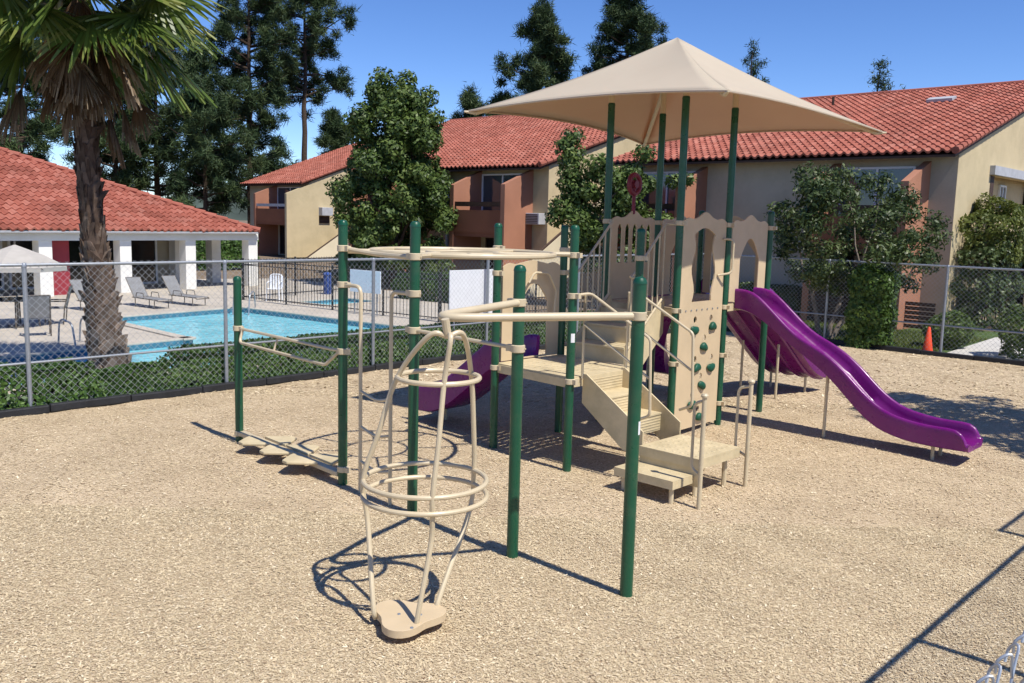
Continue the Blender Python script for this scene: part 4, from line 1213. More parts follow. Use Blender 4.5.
for k, u in enumerate((0.72, 1.28, 1.84)):
    for sgn in (-1, 1):
        uu_ = u + (0.16 if sgn > 0 else 0.0)
        prof = [(uu_ - 0.27, 0.05 * sgn), (uu_ + 0.27, 0.05 * sgn), (uu_ + 0.20, 0.17 * sgn), (uu_ + 0.05, 0.34 * sgn), (uu_ - 0.06, 0.34 * sgn), (uu_ - 0.22, 0.15 * sgn)]
        if sgn < 0: prof = prof[::-1]
        mb = MB(); mb.plate(o1 + ZZ * 0.162, Vector(d1_), Vector(q), [[(a, b_) for a, b_ in prof]], 0.036)
        build('foot_pad', mb, TAN_DECK, beam, smooth=0, bevel=0.01)
# arched bar and hanging pod in front -------------------------------------
apx = np.array([-0.49, 6.50, 2.33])
v4 = PP['P4'] + ZZ * 2.34 - apx; v5 = PP['P5'] + ZZ * 2.33 - apx
mb = MB()
barpts = [PP['P4'] + ZZ * 2.34 - v4 / np.linalg.norm(v4) * 0.05, apx + v4 * 0.12 + np.array([0.0, 0.10, 0]), apx + np.array([-0.07, 0.02, 0]), apx + v5 * 0.10 + np.array([0, -0.06, 0]), PP['P5'] + ZZ * 2.33 - v5 / np.linalg.norm(v5) * 0.05]
mb.tube(fillet([barpts[0], apx + np.array([-0.16, 0.02, 0]), barpts[4]], 0.16, 12), 0.033, 12)
build('arched_bar', mb, TAN_METAL, ps)
pb = np.array([-0.73, 6.40, 0.0])
hub = apx + np.array([0.02, 0.03, -0.10])
mb = MB()
mb.tube([apx, hub - ZZ * 0.04], 0.03, 10)
ring1c, r1 = np.array([-0.55, 6.72, 1.86]), 0.31
lowc, r2_ = np.array([-0.645, 6.76, 0.985]), 0.475
foot = [np.array([-0.97, 6.42, 0.09]), np.array([-0.64, 6.26, 0.09]), np.array([-0.52, 6.58, 0.09])]
angs = [R(188), R(282), R(40)]
for f_, a in zip(foot, angs):
    dv = np.array([math.cos(a), math.sin(a), 0])
    c1 = ring1c.copy(); c1[2] = 1.86
    pts = [hub - ZZ * 0.03, hub + dv * 0.14 - ZZ * 0.03, c1 + dv * r1, lowc * 0.5 + ring1c * 0.5 + dv * (r1 + r2_) * 0.515, lowc + dv * r2_ + ZZ * 0.06, lowc + dv * r2_ * 0.92 - ZZ * 0.28, f_ + dv * 0.02 + ZZ * 0.08, f_ - ZZ * 0.03]
    mb.tube(smooth_curve(pts, 7), 0.020, 10)
mb.tube(circle(ring1c, r1, 36), 0.020, 10, closed=True)
mb.tube(circle(lowc + ZZ * 0.06, r2_ - 0.0, 44), 0.020, 10, closed=True)
mb.tube(circle(lowc - ZZ * 0.06, r2_ + 0.005, 44), 0.020, 10, closed=True)
pod = build('hanging_pod', mb, TAN_METAL, ps)
mb = MB(); out = []
for k in range(36):
    a = 2 * math.pi * k / 36; r_ = 0.25 + 0.05 * math.cos(3 * (a - R(140))); out.append((r_ * math.cos(a), r_ * math.sin(a)))
mb.plate((-0.73, 6.395, 0.088), Vector((1, 0, 0)), Vector((0, 1, 0)), [out], 0.058)
base = build('pod_base', mb, TAN_PANEL, pod, smooth=30, bevel=0.012)
mb = MB()
for dx, dy in ((-0.06, -0.02), (0.10, -0.02), (0.06, -0.24)): mb.lathe((-0.73 + dx, 6.395 + dy, 0.117), [(0.014, 0), (0.012, 0.006)], 8)
build('bolt', mb, STEEL, base)

# ------------------------------------------------------------------ pool side furniture
def lounger():
    t = thing('lounge_chair', 'x', 'lounge chair', (0, 0, 0), 'lounge chairs beside the pool')
    mb = MB(); 
    for sy in (-0.30, 0.30):
        mb.tube([(-0.55, sy, 0.36), (1.15, sy, 0.34), (1.20, sy, 0.30)], 0.02, 8)
        for x in (-0.35, 0.95): mb.tube([(x, sy, 0), (x, sy, 0.36)], 0.018, 8)
        mb.tube(fillet([(-0.25, sy * 1.08, 0.36), (-0.22, sy * 1.08, 0.56), (0.25, sy * 1.08, 0.56), (0.3, sy * 1.08, 0.36)], 0.08, 4), 0.016, 8)
        mb.tube([(-0.42, sy, 0.36), (-0.98, sy, 1.10)], 0.02, 8)
    mb.tube([(-0.98, -0.30, 1.10), (-0.98, 0.30, 1.10)], 0.02, 8); mb.tube([(1.2, -0.30, 0.30), (1.2, 0.30, 0.30)], 0.02, 8)
    build('frame', mb, BRONZE, t)
    mb = MB(); mb.box((0.36, 0, 0.355), (1.55, 0.57, 0.02)); build('seat', mb, SLING, t, smooth=0)
    v = Vector((-0.56, 0, 0.74)).normalized()
    mb = MB(); mb.box((-0.70, 0, 0.735), (0.90, 0.57, 0.02), (v, Vector((0, 1, 0)), v.cross(Vector((0, 1, 0))))); build('backrest', mb, SLING, t, smooth=0)
    return t
proto = lounger()
lst = [((-11.75, 28.75), 'grey lounge chair beyond the pool, just right of the palm trunk'), ((-11.0, 29.9), 'second grey lounge chair right of the palm, raised back before the columns'),
       ((-12.75, 27.2), 'grey lounge chair half hidden behind the palm trunk')]
for k, ((x, y), lb_) in enumerate(lst):
    o = proto if k == 0 else copy_tree(proto)
    o.location = (x, y, 0.0); o.rotation_euler = (0, 0, R(-36 + 3 * k)); o['label'] = lb_; o.scale = (0.82, 0.82, 0.82)
def dchair():
    t = thing('patio_chair', 'x', 'chair', (0, 0, 0), 'patio chairs by the umbrella table')
    mb = MB()
    for sy in (-0.27, 0.27):
        mb.tube(fillet([(0.25, sy, 0), (0.25, sy, 0.62), (-0.28, sy, 0.62)], 0.08, 4), 0.018, 8)
        mb.tube([(-0.18, sy, 0), (-0.22, sy, 0.45), (-0.36, sy, 1.0)], 0.018, 8)
    mb.tube([(-0.36, -0.27, 1.0), (-0.36, 0.27, 1.0)], 0.018, 8); mb.tube([(0.25, -0.27, 0.42), (0.25, 0.27, 0.42)], 0.016, 8)
    build('frame', mb, BRONZE, t)
    mb = MB(); mb.box((0.02, 0, 0.43), (0.48, 0.5, 0.02)); build('seat', mb, SLING, t, smooth=0)
    v = Vector((-0.14, 0, 0.55)).normalized(); mb = MB(); mb.box((-0.29, 0, 0.72), (0.54, 0.5, 0.02), (v, Vector((0, 1, 0)), v.cross(Vector((0, 1, 0))))); build('backrest', mb, SLING, t, smooth=0)
    return t
proto = dchair()
for k, (x, y, a, lb_) in enumerate([(-11.45, 21.5, 120, 'brown sling patio chair nearest the pool edge, back turned to the fence'), (-12.2, 23.9, 200, 'dark sling patio chair right of the umbrella pole, turned sideways'), (-13.6, 22.0, 60, 'patio chair at the far left edge under the umbrella')]):
    o = proto if k == 0 else copy_tree(proto)
    o.location = (x, y, 0); o.rotation_euler = (0, 0, R(a)); o['label'] = lb_
ux, uy = -12.75, 23.0
t = thing('patio_table', 'round dark patio table under the umbrella at left edge', 'table', (ux, uy, 0))
mb = MB(); mb.lathe((ux, uy, 0.70), [(0.60, 0), (0.62, 0.02), (0.60, 0.035)], 28); build('tabletop', mb, GLASS, t)
for k in range(4):
    mb = MB(); a = k * math.pi / 2 + 0.4; mb.tube([(ux + 0.5 * math.cos(a), uy + 0.5 * math.sin(a), 0), (ux + 0.42 * math.cos(a), uy + 0.42 * math.sin(a), 0.70)], 0.02, 8); build('leg', mb, BRONZE, t)
t = thing('patio_umbrella', 'pale canvas patio umbrella open over the table at left edge', 'umbrella', (ux, uy, 0))
mb = MB(); mb.lathe((ux, uy, 0), [(0.25, 0), (0.25, 0.06), (0.025, 0.08), (0.022, 2.16), (0.03, 2.2)], 12); build('pole', mb, BRONZE, t)
mb = MB(); vs_ = [(ux, uy, 2.12)]; fs_ = []
for k in range(8):
    a = k * math.pi / 4 + 0.2
    vs_ += [(ux + 0.68 * math.cos(a), uy + 0.68 * math.sin(a), 1.86), (ux + 1.22 * math.cos(a), uy + 1.22 * math.sin(a), 1.58), (ux + 1.22 * math.cos(a), uy + 1.22 * math.sin(a), 1.47)]
for k in range(8):
    i, j = 1 + 3 * k, 1 + 3 * ((k + 1) % 8)
    fs_ += [(0, i, j), (i, i + 1, j + 1, j), (i + 1, i + 2, j + 2, j + 1)]
mb.add(vs_, fs_); cn = build('canopy', mb, UMBRELLA, t, smooth=0); so_ = cn.modifiers.new('s', 'SOLIDIFY'); so_.thickness = 0.006
mb = MB()
for k in range(8):
    a = k * math.pi / 4 + 0.2; mb.tube([(ux, uy, 2.09), (ux + 1.3 * math.cos(a), uy + 1.3 * math.sin(a), 1.53)], 0.01, 5)
build('rib', mb, BRONZE, cn)
# pool handrails
def grab(name, label, x, y, a):
    t = thing(name, label, 'handrail', (x, y, 0), 'pool handrails')
    c, s = math.cos(a), math.sin(a)
    for k, off_ in enumerate((-0.25, 0.25)):
        ox, oy = -s * off_, c * off_
        mb = MB(); mb.tube(fillet([(x + ox - c * 0.3, y + oy - s * 0.3, 0), (x + ox - c * 0.22, y + oy - s * 0.22, 0.6), (x + ox + c * 0.30, y + oy + s * 0.30, 0.52), (x + ox + c * 0.5, y + oy + s * 0.5, -0.3)], 0.2, 6), 0.022, 8)
        build('rail', mb, STEEL, t)
grab('pool_handrail', 'curved steel handrail at the near pool edge beside the palm', -9.95, 20.3, R(-35))
grab('pool_ladder', 'steel pool ladder rails at the far pool corner', -8.6, 28.7, R(-90))
# iron fence
def iron_fence(A, B, label):
    A = np.array([*A, 0.0]); B = np.array([*B, 0.0]); d = B - A; Ln = np.linalg.norm(d); d /= Ln
    t = thing('iron_fence', label, 'fence', tuple(A))
    ns = max(1, round(Ln / 2.4))
    for k in range(ns + 1):
        p = A + d * Ln * k / ns; mb = MB(); mb.box(p + ZZ * 0.74, (0.06, 0.06, 1.48)); build('post', mb, IRON, t, smooth=0)
    for k in range(ns):
        a, b_ = A + d * Ln * k / ns, A + d * Ln * (k + 1) / ns
        mb = MB()
        for z in (0.12, 1.25, 1.40): mb.tube([a + ZZ * z, b_ + ZZ * z], 0.016, 6)
        m_ = int(np.linalg.norm(b_ - a) / 0.14)
        for j in range(1, m_): mb.tube([a + (b_ - a) * j / m_ + ZZ * 0.05, a + (b_ - a) * j / m_ + ZZ * 1.45], 0.009, 5)
        build('picket_panel', mb, IRON, t)
    return t
iron_fence((-9.6, 31.9), (-2.2, 26.6), 'black iron picket fence between the pool and the spa')
iron_fence((-2.15, 26.65), (2.2, 31.2), 'black iron picket fence turning away behind the white sign')
iron_fence((-9.65, 32.0), (-7.0, 36.5), 'black iron picket fence behind the white plastic chair')
# plastic chair
t = thing('plastic_chair', 'white plastic chair standing behind the iron fence', 'chair', (-8.5, 31.9, 0))
mb = MB(); mb.box((-8.5, 31.9, 0.43), (0.46, 0.46, 0.03)); build('seat', mb, PLASTIC_W, t, bevel=0.01)
mb = MB()
for k in range(5): mb.box((-8.68 + 0.09 * k, 32.14, 0.66), (0.05, 0.025, 0.46))
mb.tube(fillet([(-8.73, 32.14, 0.45), (-8.73, 32.16, 0.93), (-8.27, 32.16, 0.93), (-8.27, 32.14, 0.45)], 0.16, 6), 0.022, 8); build('backrest', mb, PLASTIC_W, t)
for sx in (-0.21, 0.21):
    for sy in (-0.2, 0.2):
        mb = MB(); mb.tube([(-8.5 + sx * 1.1, 31.9 + sy * 1.1, 0), (-8.5 + sx, 31.9 + sy, 0.42)], 0.022, 8); build('leg', mb, PLASTIC_W, t)
    mb = MB(); mb.tube(fillet([(-8.5 + sx * 1.05, 31.72, 0.43), (-8.5 + sx * 1.05, 31.72, 0.66), (-8.5 + sx * 1.05, 32.14, 0.68)], 0.06, 4), 0.02, 8); build('armrest', mb, PLASTIC_W, t)
# blue bin by the spa
t = thing('trash_bin', 'small dark blue bin beyond the iron fence near the yellow wall', 'bin', (-7.3, 35.2, 0))
mb = MB(); mb.lathe((-7.3, 35.2, 0), [(0.14, 0), (0.16, 0.1), (0.17, 0.75)], 14); build('body', mb, BLUE, t)
mb = MB(); mb.lathe((-7.3, 35.2, 0.75), [(0.19, 0), (0.19, 0.04), (0.12, 0.10), (0.02, 0.12)], 14); build('lid', mb, BLUE, t)
# signs: pool notices seen from behind
def sign(label, c, d, w, h, zc, posts):
    c = np.array([*c, 0.0]); d = np.array([*d, 0.0]); d /= np.linalg.norm(d); nn = np.array([-d[1], d[0], 0])
    t = thing('sign_board', label, 'sign', tuple(c))
    mb = MB(); mb.box(c + ZZ * zc, (w, 0.025, h), (d, nn, ZZ)); build('board', mb, PLASTIC_W, t, smooth=0, bevel=0.006)
    mb = MB()
    for s in posts: mb.tube([c + d * s + nn * 0.03, c + d * s + nn * 0.03 + ZZ * (zc + h / 2 - 0.05)], 0.018, 8)
    build('bracket', mb, STEEL, t)
    return t
fs2 = FB + e2 * 5.80 + np.array([-e2[1], e2[0]]) * 0.08
sign('large blank white board hung on the left chain link fence', tuple(FB + e2 * (6.12) + np.array([-e2[1], e2[0]]) * 0.10), e2, 1.58, 1.02, 1.44, (-0.6, 0.6))
sign('smaller white board standing behind the black iron fence', (-4.62, 27.98), (0.8, -0.6), 1.36, 0.70, 1.05, (-0.5, 0.5))
# traffic cone
t = thing('traffic_cone', 'orange traffic cone standing behind the right fence on the grass', 'traffic cone', (10.47, 22.45, 0))
mb = MB(); mb.box((10.47, 22.45, 0.02), (0.36, 0.36, 0.04)); build('base', mb, CONE, t, smooth=0, bevel=0.02)
mb = MB(); mb.lathe((10.47, 22.45, 0.04), [(0.14, 0), (0.12, 0.08), (0.035, 0.62), (0.02, 0.64)], 18); build('body', mb, CONE, t)

# ------------------------------------------------------------------ vegetation
def leaf_cloud(centers, radii, n, size, flat=0.75, up=0.35, shell=(0.55, 1.05), aspect=0.5):
    """leaf quads on and in a set of clumps"""
    centers = np.asarray(centers, float); radii = np.asarray(radii, float)
    w = radii ** 2; w /= w.sum()
    idx = rng.choice(len(centers), n, p=w)
    dirs = rng.normal(0, 1, (n, 3)); dirs /= np.linalg.norm(dirs, axis=1)[:, None]
    r = radii[idx] * rng.uniform(shell[0], shell[1], n) ** 0.7
    p = centers[idx] + dirs * r[:, None] * np.array([1, 1, flat])
    nrm = dirs + rng.normal(0, 0.55, (n, 3)) + np.array([0, 0, up]); nrm /= np.linalg.norm(nrm, axis=1)[:, None]
    a = np.cross(nrm, rng.normal(0, 1, (n, 3))); a /= np.linalg.norm(a, axis=1)[:, None]
    b_ = np.cross(nrm, a)
    L_ = (size * rng.uniform(0.7, 1.3, n))[:, None]
    bend = nrm * L_ * rng.uniform(-0.15, 0.15, n)[:, None]
    v = np.stack([p - a * L_ * 0.5, p + b_ * L_ * aspect * 0.5 + bend, p + a * L_ * 0.5, p - b_ * L_ * aspect * 0.5 + bend], 1)
    clump_t = rng.uniform(-0.22, 0.22, len(centers))
    tint = np.clip(rng.beta(2, 2, n) + clump_t[idx], 0, 1)
    return v.reshape(-1, 3), tint

def limb(mb, a, b_, r0, r1, wob=0.08, n=6, seg_n=7):
    a, b_ = np.array(a, float), np.array(b_, float)
    L_ = np.linalg.norm(b_ - a)
    pts = [a + (b_ - a) * k / n + rng.normal(0, wob * L_ / n, 3) * (1 if 0 < k < n else 0) for k in range(n + 1)]
    mb.tube(pts, list(np.linspace(r0, r1, n + 1)), seg_n)

def broadleaf(name, label, cat, base, stems, clumps, radii, n, size, leafmat, barkmat, trunk_r, fork, group=None, aspect=0.5, shell=(0.5, 1.05), limbs=14, flat=0.8):
    base = np.array([*base, 0.0])
    t = thing(name, label, cat, tuple(base), group)
    mb = MB()
    cl = np.asarray(clumps, float)
    for (dx, dy) in stems:
        top = base + np.array([dx, dy, fork])
        limb(mb, base + np.array([dx * 0.15, dy * 0.15, -0.1]), top, trunk_r, trunk_r * 0.7, 0.05)
        order = rng.permutation(len(cl))[:max(3, limbs // len(stems))]
        for i in order: limb(mb, top, cl[i], trunk_r * 0.5, trunk_r * 0.08, 0.12)
    build('trunk', mb, barkmat, t, smooth=60)
    v, ti = leaf_cloud(cl, radii, n, size, flat, shell=shell, aspect=aspect)
    np_mesh('crown', v, 4, ti, leafmat, t, tuple(base))
    return t

def envelope(cx_, cy_, spec, k, rj, seed):
    """clump centres inside an outline: spec = [(z, radius)]"""
    g = np.random.default_rng(seed)
    zs_ = np.array([s[0] for s in spec]); rs_ = np.array([s[1] for s in spec])
    z = g.uniform(zs_.min(), zs_.max(), k * 3); r = np.interp(z, zs_, rs_)
    keep = g.uniform(0, rs_.max(), k * 3) < r + 0.2 * rs_.max()
    z, r = z[keep][:k], r[keep][:k]
    a = g.uniform(0, 2 * np.pi, len(z)); q = np.sqrt(g.uniform(0.15, 1, len(z)))
    c = np.stack([cx_ + r * q * np.cos(a), cy_ + r * q * np.sin(a), z], 1)
    return c, g.uniform(*rj, len(z))

# tall bushy tree in front of the middle block
cl, rd_ = envelope(-5.4, 40.0, [(1.3, 1.7), (2.6, 2.5), (4.4, 2.4), (6.0, 1.9), (7.6, 1.5), (8.7, 0.8)], 190, (0.28, 0.62), 3)
extra = np.array([[-5.9, 40, 8.9], [-4.9, 40, 8.9], [-4.0, 40.2, 8.3], [-3.6, 40, 7.4], [-6.1, 40, 8.3]]); cl = np.concatenate([cl, extra]); rd_ = np.concatenate([rd_, [0.6, 0.5, 0.5, 0.45, 0.6]])
broadleaf('bushy_tree', 'tall dense bushy tree before the middle apartment block, left of the terracotta balcony', 'tree', (-5.4, 40.0), [(0, 0)], cl, rd_, 48000, 0.20, LEAF_T, BARK, 0.2, 1.6, shell=(0.3, 1.2), flat=0.9)
# looser tree behind the canopy posts
cl, rd_ = envelope(3.5, 33.0, [(1.6, 1.1), (2.6, 1.6), (4.0, 1.55), (5.2, 1.0)], 70, (0.25, 0.5), 5)
sp_cl = np.array([[2.0, 33, 6.1], [1.95, 33, 5.5], [2.0, 33, 4.9], [1.75, 33, 5.8], [2.2, 33, 4.2], [1.7, 33, 3.6], [2.3, 33, 3.4], [1.9, 33, 4.5], [1.5, 33, 3.2], [5.4, 33, 3.2], [5.7, 33, 4.6], [6.2, 33, 4.7], [4.6, 33, 5.6]])
cl = np.concatenate([cl, sp_cl]); rd_ = np.concatenate([rd_, [0.4, 0.5, 0.5, 0.4, 0.55, 0.5, 0.5, 0.45, 0.4, 0.35, 0.3, 0.28, 0.4]])
broadleaf('loose_tree', 'loose leafy tree with thin spire behind the canopy posts, before yellow gable', 'tree', (3.3, 33.0), [(0, 0), (-0.9, 0)], cl, rd_, 22000, 0.17, LEAF_T, PALEBARK, 0.11, 2.0, shell=(0.3, 1.25))
# glossy multi-trunk tree behind the right fence
cl, rd_ = envelope(9.3, 24.9, [(1.4, 1.0), (2.2, 2.0), (3.3, 2.3), (4.1, 1.8), (4.55, 0.9)], 120, (0.18, 0.40), 11)
cl = np.concatenate([cl, np.array([[11.5, 25.0, 2.9], [11.3, 24.8, 2.2], [11.0, 24.9, 1.6], [7.4, 25, 3.4], [7.6, 25, 2.6], [8.0, 25, 4.5], [10.6, 25, 4.0]])]); rd_ = np.concatenate([rd_, [0.45, 0.4, 0.3, 0.45, 0.4, 0.4, 0.4]])
broadleaf('glossy_leaved_tree', 'dark glossy-leaved tree on several pale stems behind the right fence', 'tree', (8.75, 25.1), [(0.5, 0.1), (-0.4, 0), (1.0, 0)], cl, rd_, 20000, 0.135, LEAF_M, PALEBARK, 0.08, 1.3, shell=(0.2, 1.35), aspect=0.42)
# off-frame tree at right whose shadow falls across the mulch
cl, rd_ = envelope(10.1, 12.3, [(2.9, 1.3), (4.0, 2.1), (5.2, 2.2), (6.4, 1.2)], 64, (0.3, 0.55), 12)
broadleaf('shade_tree', 'tree just outside the right edge, seen only by its dappled shadow', 'tree', (10.5, 12.2), [(0, 0)], cl, rd_, 10500, 0.16, LEAF_M, BARK, 0.13, 2.4, shell=(0.3, 1.15))

def boxbush(name, label, cat, c, ax2, size, n, leaf, leafmat, round_=0.12, rough=0.05, group=None, z0=0.0):
    """trimmed hedge or bush: leaves over a rounded box, with an inner core of leaves"""
    c = np.array([*c, 0.0]); a2 = np.array([*ax2, 0.0]); b2 = np.array([-a2[1], a2[0], 0])
    t = thing(name, label, cat, tuple(c), group)
    s = np.array(size)
    p = rng.uniform(-1, 1, (n, 3))
    f = rng.integers(0, 5, n); areas = np.array([s[1] * s[2], s[1] * s[2], s[0] * s[2], s[0] * s[2], s[0] * s[1]]); f = rng.choice(5, n, p=areas / areas.sum())
    p[f == 0, 0] = 1; p[f == 1, 0] = -1; p[f == 2, 1] = 1; p[f == 3, 1] = -1; p[f == 4, 2] = 1
    nr = np.zeros((n, 3)); nr[f == 0, 0] = 1; nr[f == 1, 0] = -1; nr[f == 2, 1] = 1; nr[f == 3, 1] = -1; nr[f == 4, 2] = 1
    q = p * s / 2
    m_ = np.abs(p).max(1); 
    rad = np.linalg.norm(p * s / s.max(), axis=1)
    sphere = p / np.maximum(np.linalg.norm(p, axis=1), 0.01)[:, None] * 1.25
    q = (p * (1 - round_) + sphere * round_) * s / 2
    ph = rng.uniform(0, 6.28, 6)
    lump = 1 + rough * (np.sin(q[:, 0] * 5 + ph[0]) + np.sin(q[:, 1] * 6 + ph[1]) + np.sin(q[:, 2] * 7 + ph[2]))
    q = q * lump[:, None] * (1 - 0.18 * rng.uniform(0, 1, n) ** 2)[:, None]
    nr = nr + rng.normal(0, 0.5, (n, 3)); nr[:, 2] += 0.25; nr /= np.linalg.norm(nr, axis=1)[:, None]
    W_ = lambda v: v[:, 0:1] * a2 + v[:, 1:2] * b2 + v[:, 2:3] * ZZ
    pw = W_(q) + c + ZZ * (size[2] / 2 + z0); nw = W_(nr)
    a = np.cross(nw, rng.normal(0, 1, (n, 3))); a /= np.linalg.norm(a, axis=1)[:, None]; b_ = np.cross(nw, a)
    L_ = (leaf * rng.uniform(0.7, 1.3, n))[:, None]
    v = np.stack([pw - a * L_ * 0.5, pw + b_ * L_ * 0.28, pw + a * L_ * 0.5, pw - b_ * L_ * 0.28], 1).reshape(-1, 3)
    np_mesh('foliage', v, 4, np.clip(rng.beta(2, 2, n) + 0.2 * (lump - 1) / max(rough, 0.01) * 0.3, 0, 1), leafmat, t, tuple(c))
    for k in range(min(5, max(2, int(size[0] / 0.5)))):
        x = (rng.uniform(-0.4, 0.4)) * size[0]; y = rng.uniform(-0.3, 0.3) * size[1]
        mb = MB(); limb(mb, c + a2 * x + b2 * y, c + a2 * (x * 1.1) + b2 * y * 1.2 + ZZ * (z0 + size[2] * 0.8), 0.03, 0.01, 0.1, 4, 6)
        build('stem', mb, BARK, t)
    return t
offv = np.array([-e2[1], e2[0]])
# long trimmed hedge behind the left fence, then looser shrubs towards the left edge
hA = FB + e2 * -1.15; hB = CORNER - e2 * 0.5
hc = (hA + hB) / 2 + offv * 0.55
boxbush('trimmed_hedge', 'long low trimmed hedge behind the left chain link fence, right of the palm', 'hedge', tuple(hc), tuple(e2), (float(np.linalg.norm(hB - hA)), 0.85, 0.70), 66000, 0.075, LEAF_H, 0.04, 0.028)
for k, (s, h, w, lb_) in enumerate([(-4.55, 0.78, 2.0, 'shrub behind the left fence at the far left edge'), (-3.15, 0.66, 1.8, 'shrub behind the left fence just left of the palm trunk'), (-1.75, 0.46, 1.5, 'lowest shrub at the foot of the palm trunk, right side'), (-6.1, 0.78, 1.8, 'shrub behind the left fence, cut by the left picture edge')]):
    p = FB + e2 * s + offv * 0.5
    boxbush('shrub', lb_, 'shrub', tuple(p), tuple(e2), (w, 0.85, h), 6000, 0.085, LEAF_H, 0.32, 0.12, 'shrubs along the left fence')
# behind the right fence
boxbush('clipped_bush', 'tall box clipped yellow green bush behind the right fence', 'bush', (9.3, 23.25), tuple(e1), (1.06, 0.8, 2.15), 6000, 0.12, LEAF_B, 0.16, 0.07, z0=0.0)
boxbush('small_shrub', 'small round shrub right of the orange cone behind the right fence', 'shrub', (11.5, 23.7), tuple(e1), (1.0, 0.8, 0.95), 2600, 0.10, LEAF_T, 0.8, 0.1)
boxbush('dense_shrub', 'large dark rounded shrub at the right edge behind the fence', 'shrub', (12.9, 21.75), tuple(e1), (1.7, 1.3, 1.25), 5200, 0.10, LEAF_T, 0.7, 0.1)
boxbush('climbing_bush', 'bush with yellow green top leaning against the sunlit yellow gable', 'bush', (15.75, 29.6), tuple(e2), (3.0, 1.3, 1.7), 9000, 0.12, LEAF_Y, 0.8, 0.14, z0=2.25)
boxbush('vine_thicket', 'dark tangled vines hanging below the yellow green bush at the gable', 'vines', (15.55, 29.4), tuple(e2), (3.4, 1.0, 2.9), 9000, 0.12, LEAF_M, 0.6, 0.16)
boxbush('shade_stand_in_hedge', 'added dark hedge standing in for the shade along the long block front wall', 'hedge', tuple(WR(6.4, -0.9, 0)[:2]), tuple(e1), (4.6, 0.9, 1.05), 8000, 0.13, LEAF_M, 0.1, 0.05)  # dark leaves put in for the shade at the wall foot
boxbush('low_hedge', 'low brownish hedge behind the spa at the foot of the middle block', 'hedge', (-2.4, 33.2), (0.8, -0.6), (5.0, 0.9, 1.0), 8000, 0.14, LEAF_H, 0.1, 0.06)
boxbush('long_hedge', 'green hedge seen through the open end of the clubhouse', 'hedge', (-16.2, 49.5), (0.75, 0.66), (4.2, 1.4, 1.7), 6000, 0.2, LEAF_H, 0.1, 0.05)
boxbush('foundation_hedge', 'dark hedge under the shaded front of the middle block behind the bushy tree', 'hedge', tuple(WM(7.5, -2.6, 0)[:2]), tuple(e1), (7.0, 1.0, 1.3), 8000, 0.16, LEAF_T, 0.1, 0.06)

# pines
def pine(label, px, dep, htop, rad, zlow, seed, dens=1.0, group='tall pines behind the buildings', sparse=0.0, needle=0.62, per=190, taper=0.55, cone=False):
    g = np.random.default_rng(seed)
    x = (px - 512) / F_PX * dep; base = np.array([x, dep, 0.0])
    t = thing('pine_tree', label, 'tree', tuple(base), group)
    mb = MB(); r0 = 0.012 * htop + 0.06
    limb(mb, base - ZZ * 0.2, base + ZZ * htop * 0.97, r0, 0.04, 0.02, 12, 8)
    V = []; T = []
    nb = int(74 * dens * (htop - zlow) / 14)
    cs = []
    for i in range(nb):
        f = (i + g.uniform(0, 1)) / nb
        z = zlow + (htop - zlow) * f
        a = g.uniform(0, 2 * np.pi)
        L_ = rad * (1 - f ** 2.2 * taper * 1.4) * g.uniform(0.45, 1.08)
        if cone: L_ = rad * (1 - f) * g.uniform(0.7, 1.1)
        L_ = max(L_, 0.15 if cone else 0.4)
        tip = base + np.array([math.cos(a) * L_, math.sin(a) * L_, z + L_ * g.uniform(-0.05, 0.35)])
        st_ = base + ZZ * (z - 0.1)
        limb(mb, st_, tip, 0.05 + 0.012 * L_, 0.015, 0.10, 4, 5)
        for k in range(g.integers(2, 5)):
            q = g.uniform(0.5, 1.05)
            cs.append(st_ + (tip - st_) * q + g.normal(0, 1, 3) * np.array([0.28, 0.28, 0.5]) + ZZ * 0.15)
    cs.append(base + ZZ * htop)
    cs = np.array(cs); nc = len(cs)
    n = nc * per
    ci = np.repeat(np.arange(nc), per)
    d = g.normal(0, 1, (n, 3)); d[:, 2] = d[:, 2] * 0.9 + 0.4; d /= np.linalg.norm(d, axis=1)[:, None]
    L_ = needle * g.uniform(0.6, 1.2, n)[:, None]
    o_ = cs[ci] + g.normal(0, 0.20, (n, 3)) * np.array([1.2, 1.2, 1.1])
    side = np.cross(d, g.normal(0, 1, (n, 3))); side /= np.linalg.norm(side, axis=1)[:, None]
    v = np.stack([o_ - side * 0.036, o_ + side * 0.036, o_ + d * L_], 1)
    ct = g.uniform(-0.25, 0.25, nc)
    build('trunk', mb, BARK, t, smooth=60)
    np_mesh('crown', v.reshape(-1, 3), 3, np.clip(g.beta(2, 2, n) + ct[ci], 0, 1), NEEDLE, t, tuple(base))
pine('tall pine with bare lower trunk rising behind the distant yellow block', 304, 86, 27, 5.2, 13.5, 1, 1.05)
pine('tall full pine between the palm and the bare-trunked pine', 250, 80, 26, 5.2, 4.5, 2, 0.95)
pine('shorter pine filling the gap right of the palm, above the clubhouse roof end', 205, 72, 14.5, 4.2, 3.0, 3, 1.1)
pine('pine directly behind the palm crown, right side', 158, 75, 21, 4.8, 4.0, 4, 0.95)
pine('pine hidden mostly by the palm skirt', 118, 72, 17, 4.4, 4.0, 8, 0.9)
pine('pine left of the palm trunk above the clubhouse ridge', 22, 66, 15, 4.4, 5.0, 5, 0.9)
pine('small pine peeking over the left block roof beside the bare trunk', 334, 98, 12.8, 2.2, 9, 6, 1.4)
pine('broad pine above the left edge of the canopy behind the middle block', 533, 80, 20.6, 5.2, 8, 7, 1.25, needle=0.55, taper=0.68)
pine('dense pine cut by the top edge behind the canopy peak', 616, 80, 24.0, 4.3, 9, 9, 1.25, needle=0.55, taper=0.6)
